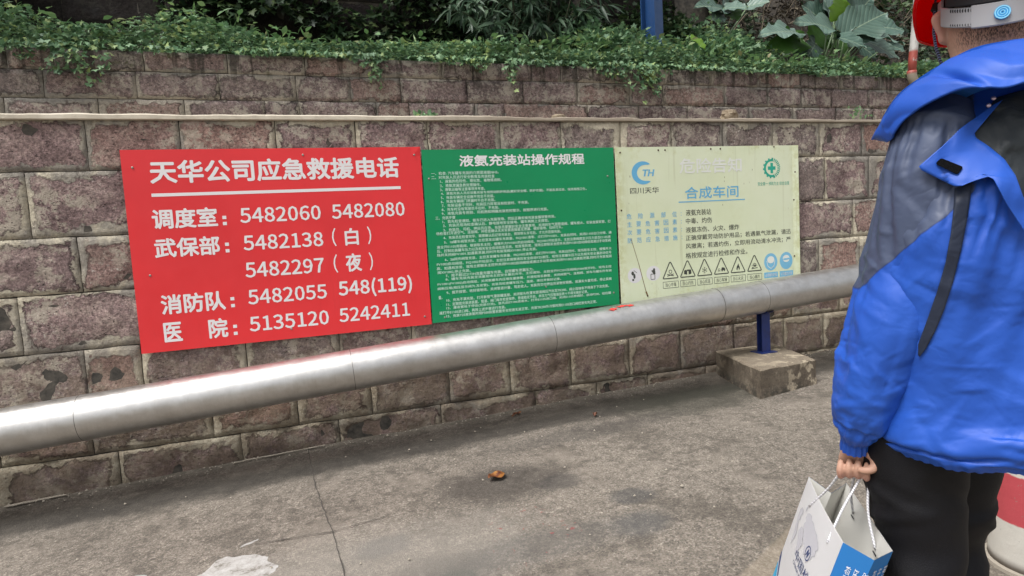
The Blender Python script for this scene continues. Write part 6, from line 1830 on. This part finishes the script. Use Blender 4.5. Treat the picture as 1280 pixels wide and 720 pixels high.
# headband: a plastic strap round the head with slots, wide at the back
def band(name, a0, a1, z0, z1, r_in, mat, n=60, th=.004, parent=helmet, rx=.0815, ry=.103, zslope=0.0, yo=.008):
    v = []
    for lay in (0, th):
        for z in (z0, z0+.002, z1-.002, z1):
            ins = .0015 if z in (z0, z1) and lay else 0
            for k in range(n+1):
                a = a0+(a1-a0)*k/n
                v.append(tuple(Hd((rx+r_in+lay-ins)*math.sin(a), yo+(ry+r_in+lay-ins)*math.cos(a), z+zslope*math.cos(a))))
    m_ = n+1; f = []
    for lay in (0, 1):
        for i in range(3):
            for k in range(n):
                q = [lay*4*m_+i*m_+k, lay*4*m_+i*m_+k+1, lay*4*m_+(i+1)*m_+k+1, lay*4*m_+(i+1)*m_+k]
                f.append(q if lay else q[::-1])
    for k in range(n):
        f.append([k, k+1, 4*m_+k+1, 4*m_+k][::-1]); f.append([3*m_+k, 3*m_+k+1, 7*m_+k+1, 7*m_+k])
    for k in (0, n):
        f.append([k, m_+k, 5*m_+k, 4*m_+k]); f.append([m_+k, 2*m_+k, 6*m_+k, 5*m_+k]); f.append([2*m_+k, 3*m_+k, 7*m_+k, 6*m_+k])
    return obj(name, v, f, mat, parent, smooth=False)
PI = math.pi; ZS_ = .043
hb = band("headband", PI*.62, PI*1.42, 1.824, 1.860, .002, GREYH, zslope=ZS_)
band("headband", PI*1.42, PI*2.62, 1.846, 1.866, .001, GREYH, zslope=.01)
band("band_slot_plate", PI*.80, PI*1.17, 1.821, 1.862, .0062, GREYH, 30, .003, zslope=ZS_)
for a in np.linspace(PI*1.175, PI*1.31, 9):
    band("slot", a-.012, a+.004, 1.851, 1.8575, .0062, BLKH, 2, .0012, zslope=ZS_)
    band("slot", a-.006, a+.003, 1.8265, 1.831, .0062, BLKH, 2, .0012, zslope=ZS_)
for a in np.linspace(PI*.68, PI*.795, 12):
    band("rib", a-.006, a+.006, 1.832, 1.853, .0055, GREYH, 2, .002, zslope=ZS_)
# dial with rings
ad = PI*1.015
dc = Hd((.0815+.0095)*math.sin(ad), .008+(.103+.0095)*math.cos(ad), 1.8415-ZS_); dn_ = (HR*math.sin(ad)+HF*math.cos(ad)).normalized(); dx_ = Vector((0, 0, 1)).cross(dn_).normalized()
def disc(name, r0, r1, h0, h1, mat):
    v = []
    for r, h in ((r0, h0), (r0, h1), (r1, h1), (r1, h0)):
        for k in range(28):
            a = 2*PI*k/28; v.append(tuple(dc+dx_*r*math.cos(a)+Vector((0, 0, 1))*r*math.sin(a)+dn_*h))
    f = [[i*28+k, i*28+(k+1) % 28, (i+1)*28+(k+1) % 28, (i+1)*28+k] for i in range(3) for k in range(28)]
    return obj(name, v, f, mat, helmet, smooth=False)
disc("dial", .001, .0118, -.001, .0045, BLUH)
LB2 = Mat("pale_blue_ring", .4, color=(.25, .62, .80)).m
disc("dial_ring", .0095, .0112, .003, .0052, LB2); disc("dial_ring", .0062, .0074, .003, .0052, LB2); disc("dial_ring", .0025, .0036, .003, .0052, LB2)
band("sweatband", PI*.55, PI*1.34, 1.862, 1.905, .000, BLKH, 60, .010, zslope=ZS_)
# chin strap: ribbed black and blue webbing from the helmet past the ear
CS = Mat("chin_strap_webbing", .7)
g = CS.math('SINE', CS.math('MULTIPLY', CS.sep(CS.pos())[2], 1350))
CS.color(CS.mix(CS.step(g, -.1, .2), (.010, .011, .02), (.14, .16, .30))); CS.bump(g, .6, .001)
pts = [Hd(-.088, .026, 1.885), Hd(-.091, .024, 1.85), Hd(-.092, .022, 1.815), Hd(-.088, .025, 1.785), Hd(-.080, .032, 1.758), Hd(-.066, .044, 1.73), Hd(-.04, .07, 1.715), Hd(0, .09, 1.708)]
P_, T_, N_ = frames(pts)
v = []
for q, t2 in zip(P_, T_):
    wv = HF*.0075; nv_ = t2.cross(wv).normalized()*.0018
    v += [tuple(q-wv-nv_), tuple(q+wv-nv_), tuple(q+wv+nv_), tuple(q-wv+nv_)]
f = [[i*4+j, i*4+(j+1) % 4, (i+1)*4+(j+1) % 4, (i+1)*4+j] for i in range(len(pts)-1) for j in range(4)]
obj("chin_strap", v, f, CS.m, helmet, smooth=False)
mb = MB()
mb.tube([Hd(-.086, .02, 1.868), Hd(-.090, .018, 1.855)], .008, 8); mb.tube([Hd(-.082, .045, 1.872), Hd(-.088, .040, 1.858)], .006, 8)
obj("strap_anchor", mb.v, mb.f, BLKH, helmet)
# bag follows

# ------------------------------------------------------------------ paper carrier bag held in the left hand
def sdz(s, d, z): return np.array([s*KS, d*KS, 1.46-(1.46-z)*KS], float)
BA, BB = sdz(-.357, 1.898, .700), sdz(-.218, 1.536, .700)
BC, BD = sdz(-.262, 1.925, .690), sdz(-.121, 1.568, .690)
down = np.array([-.30, .02, -.95]); down /= np.linalg.norm(down)
BH = .41
BAG = tuple(QA(((BA+BB+BC+BD)/4)[None])[0])
bag = thing("paper_bag", BAG, "white and blue printed paper carrier bag hanging from the person's hand", "bag")
def inb(o, parent=None):
    o.parent = parent or bag
    o.matrix_parent_inverse = Matrix.Translation(-Vector(BAG)) if parent is None else Matrix.Identity(4)
    return o
PW = Mat("white_bag_paper", .32, spec=.5, color=(.92, .92, .94)); PW.bump(PW.noise(PW.pos(), 12, 3), .12, .01); 
_t = PW.t.nodes.new("ShaderNodeBsdfTranslucent"); _t.inputs[0].default_value = (.9, .9, .92, 1)
_m = PW.t.nodes.new("ShaderNodeMixShader"); _m.inputs[0].default_value = .45
PW.t.links.new(PW.b.outputs[0], _m.inputs[1]); PW.t.links.new(_t.outputs[0], _m.inputs[2]); PW.t.links.new(_m.outputs[0], PW.t.nodes["Material Output"].inputs[0])
PW = PW.m
PI_ = Mat("bag_inside_paper", .6, color=(.62, .61, .57)).m
PBL = Mat("blue_bag_print", .35, color=(.02, .17, .47)); PBL = PBL.m
PNV = Mat("navy_bag_print", .4, color=(.01, .035, .16)).m
PGR = Mat("grey_map_print", .4, color=(.52, .52, .56)).m
PCY = Mat("cyan_bag_print", .4, color=(.02, .36, .62)).m
def grid(name, c00, c10, c01, c11, nu, nv, mat, bulge=0.0, nrm=None, parent=None):
    """c00,c10: top edge; c01,c11: bottom edge"""
    v = []
    for i in range(nu+1):
        for j in range(nv+1):
            u, w_ = i/nu, j/nv
            q = (c00*(1-u)+c10*u)*(1-w_)+(c01*(1-u)+c11*u)*w_
            if bulge: q = q + nrm*bulge*math.sin(math.pi*u)*math.sin(math.pi*min(1, w_+.15))
            v.append(q)
    V = QA(np.array(v)); m_ = nv+1
    f = [[i*m_+j, i*m_+j+1, (i+1)*m_+j+1, (i+1)*m_+j] for i in range(nu) for j in range(nv)]
    return inb(obj(name, V, f, mat, smooth=True), parent)
eU = (BB-BA)/np.linalg.norm(BB-BA); nF = np.cross(eU, down); nF /= np.linalg.norm(nF)
if nF[0] > 0: nF = -nF                        # the printed face looks to the left
FB = .010
front = grid("front_panel", BA, BB, BA+down*BH, BB+down*BH, 16, 14, PW, FB, nF)
back = grid("back_panel", BC, BD, BC+down*BH, BD+down*BH, 12, 12, PW, -.008*0, nF)
# insides
grid("front_lining", BA-nF*.0012, BB-nF*.0012, BA+down*BH-nF*.0012, BB+down*BH-nF*.0012, 16, 14, PI_, FB, nF)
grid("back_lining", BC+nF*.0012, BD+nF*.0012, BC+down*BH+nF*.0012, BD+down*BH+nF*.0012, 4, 4, PI_)
MF = (BA+BC)/2 + eU*.055 + down*.012; MFb = (BA+BC)/2 + down*BH + eU*.01
grid("gusset", BA, MF, BA+down*BH, MFb, 6, 8, PBL); grid("gusset", MF, BC, MFb, BC+down*BH, 6, 8, PBL)
grid("gusset_lining", BA+eU*.0015, MF+eU*.0015, BA+down*BH+eU*.0015, MFb+eU*.0015, 4, 6, PI_); grid("gusset_lining", MF+eU*.0015, BC+eU*.0015, MFb+eU*.0015, BC+down*BH+eU*.0015, 4, 6, PI_)
MN = (BB*.42+BD*.58) + eU*.030 + down*.012; MNb = (BB+BD)/2+down*BH+eU*.012
g1 = grid("gusset", BB, MN, BB+down*BH, MNb, 6, 8, PBL); g2 = grid("gusset", MN, BD, MNb, BD+down*BH, 6, 8, PBL)
grid("gusset_lining", BB-eU*.0015, MN-eU*.0015, BB+down*BH-eU*.0015, MNb-eU*.0015, 4, 6, PI_); grid("gusset_lining", MN-eU*.0015, BD-eU*.0015, MNb-eU*.0015, BD+down*BH-eU*.0015, 4, 6, PI_)
grid("base", BA+down*BH, BB+down*BH, BC+down*BH, BD+down*BH, 2, 2, PW)

Wf = np.linalg.norm(BB-BA)
def onfront(u, w_, lift=.0008):
    """u along the face (m, from A), w_ downwards (m)"""
    uu, ww = u/Wf, w_/BH
    q = BA + eU*u + down*w_ + nF*(FB*math.sin(math.pi*min(1, max(0, uu)))*math.sin(math.pi*min(1, ww+.15)) + lift)
    return q
def fprint(name, polys, mat, lift=.0008, parent=None):
    v, f = [], []
    for P in polys:
        n = len(v); v += [onfront(a, b, lift) for a, b in P]; f.append(list(range(n, n+len(P))))
    return inb(obj(name, QA(np.array(v)), f, mat), parent)
# world map in pale grey (coordinates in units of the face; x from the far edge, y down)
def mp(P): return [((.06+.72*a/330)*Wf, .045+(b-66)/186*.125) for a, b in P]
eurasia = [(120, 82), (140, 70), (165, 66), (180, 74), (205, 72), (230, 80), (262, 84), (290, 96), (312, 112), (300, 124), (306, 142), (292, 150), (286, 170), (270, 182), (262, 200), (248, 186), (238, 176), (222, 196), (212, 178), (196, 166), (184, 172), (172, 156), (158, 150), (150, 134), (136, 132), (126, 122), (134, 108), (118, 100)]
africa = [(118, 140), (140, 136), (158, 148), (172, 168), (182, 178), (174, 196), (164, 220), (150, 242), (140, 238), (134, 212), (124, 196), (106, 186), (98, 168), (104, 150)]
americas = [(20, 118), (40, 100), (62, 100), (72, 112), (60, 126), (66, 140), (52, 150), (60, 166), (78, 180), (84, 200), (70, 228), (58, 252), (50, 240), (48, 214), (40, 190), (34, 166), (22, 144)]
aus = [(286, 214), (306, 206), (322, 216), (326, 236), (306, 246), (288, 236)]
isl = [(84, 74), (96, 66), (102, 80), (92, 92)]
fprint("world_map_print", [mp(eurasia), mp(africa), mp(americas), mp(aus), mp(isl)], PGR)
# round logo and lettering lower on the face
lc = (.616*Wf, .112)
def circ(r0, r1, a0=0, a1=2*math.pi, n=24): return ringq(lc[0], lc[1], r0, r0, r1, r1, n, a0, a1)
fprint("round_logo", circ(.0155, .0180), PNV, .0012)
fprint("round_logo", [[(lc[0]-.0095, lc[1]+.0082), (lc[0]-.0027, lc[1]-.0109), (lc[0]+.0007, lc[1]-.0109), (lc[0]-.0054, lc[1]+.0082)], [(lc[0]-.0007, lc[1]+.0109), (lc[0]+.0068, lc[1]-.0082), (lc[0]+.0102, lc[1]-.0082), (lc[0]+.0034, lc[1]+.0109)], [(lc[0]-.0027, lc[1]-.0054), (lc[0]+.0007, lc[1]-.0082), (lc[0]+.0034, lc[1]+.0068), (lc[0], lc[1]+.0082)]], PNV, .0014)
def btext(*a, **k): JOBS.append((_btext, a, k))
def _btext(s, u0, w0, L, H, mat, lift=.0012, mapf=onfront, rot=False):
    me = text_mesh(s)
    n = len(me.vertices); co = np.zeros(n*3); me.vertices.foreach_get("co", co); co = co.reshape(-1, 3)
    mn, mx = co.min(0), co.max(0)
    a = (co[:, 0]-mn[0])/(mx[0]-mn[0])*L; b = (co[:, 1]-mn[1])/(mx[1]-mn[1])*H
    if rot: pts = [mapf(u0 - (bb_), w0 + aa_, lift) for aa_, bb_ in zip(a, b)]
    else: pts = [mapf(u0+aa_, w0-bb_, lift) for aa_, bb_ in zip(a, b)]
    me.vertices.foreach_set("co", QA(np.array(pts)).ravel()); me.update()
    me.materials.clear(); me.materials.append(mat)
    return inb(link(bpy.data.objects.new("lettering", me)))
btext("中国检验", .40*Wf, .168, .50*Wf, .026, PNV)
btext("CHINA INSPECTION", .40*Wf, .182, .50*Wf, .009, PNV)
fprint("swoosh_print", [[(0.0, .225), (.05, .29), (.12, .35), (.12, .362), (.05, .307), (0.0, .247)]], PNV, .0010)
fprint("swoosh_print", [[(0.0, .260), (.05, .318), (.12, .372), (.12, .405), (0.0, .405)]], PCY, .0010)
# white print on the blue near side
def onside(P0, P1, out):
    e_ = (P1-P0); Ls = np.linalg.norm(e_); e_ = e_/Ls; nn = np.cross(e_, down); nn /= np.linalg.norm(nn)
    if np.dot(nn, out) < 0: nn = -nn
    return lambda u, w_, lift=.001: P0+e_*u+down*w_+nn*lift
sf1 = onside(BB, MN, np.array([0, -1., 0])); sf2 = onside(MN, BD, np.array([0, -1., 0]))
WP2 = Mat("white_bag_lettering", .4, color=(.8, .8, .8)).m
for k, s in enumerate(["检验检测认证", "环境监测评价", "安全技术服务"]): btext(s, .030+.015*k, .040-.003*k, .13, .0095, WP2, .0016, sf1, True)
for k, s in enumerate(["检验认证集团", "计量校准服务", "技术咨询培训"]): btext(s, .020+.014*k, .030, .13, .0090, WP2, .0016, sf2, True)
# rope handles and eyelets
ROPE = Mat("white_rope", .75)
gq = ROPE.math('SINE', ROPE.math('MULTIPLY', ROPE.math('ADD', ROPE.sep(ROPE.pos())[2], ROPE.sep(ROPE.pos())[0]), 900))
ROPE.color(ROPE.mix(ROPE.step(gq, -.5, .5), (.62, .62, .66), (.84, .84, .87))); ROPE.bump(gq, .4, .001); ROPE = ROPE.m
def rope(pts, r=.0026, name="rope_handle"):
    K = interp(np.linspace(0, len(pts)-1, 40), [(i,)+tuple(q) for i, q in enumerate(pts)])
    v, f = tube([tuple(q) for q in QA(K)], r, 8)
    return inb(obj(name, v, f, ROPE, smooth=True))
h1 = onfront(Wf*.30, .035, .003); h2 = onfront(Wf*.82, .035, .003)
topf = sdz(-.221, 1.664, .822); topf2 = sdz(-.199, 1.664, .820)
rope([h1+np.array([.0, 0, -.004]), h1+(topf-h1)*.5+np.array([0, 0, .002]), topf+np.array([-.010, 0, .006]), sdz(-.21, 1.664, .834), topf2+np.array([.006, 0, .006]), h2+(topf2-h2)*.5, h2+np.array([0, 0, -.004])])
def onback(u, w_): return BC+eU*u+down*w_
h3 = onback(Wf*.30, .035); h4 = onback(Wf*.80, .035)
rope([h3, h3+(topf-h3)*.5, topf+np.array([.012, .004, .004]), sdz(-.20, 1.662, .836), topf2+np.array([.016, 0, .006]), h4+(topf2-h4)*.5+np.array([.002, 0, 0]), h4])
SLOT = Mat("dark_slot", .8, color=(.02, .02, .025)).m
for u in (.30, .80):
    c_ = onback(Wf*u+.012, .040)
    P = [c_+eU*a+down*b+nF*.0035 for a, b in ((-.012, -.002), (.012, -.002), (.012, .002), (-.012, .002))]
    inb(obj("slot", QA(np.array(P)), [[0, 1, 2, 3]], SLOT))
run_jobs()
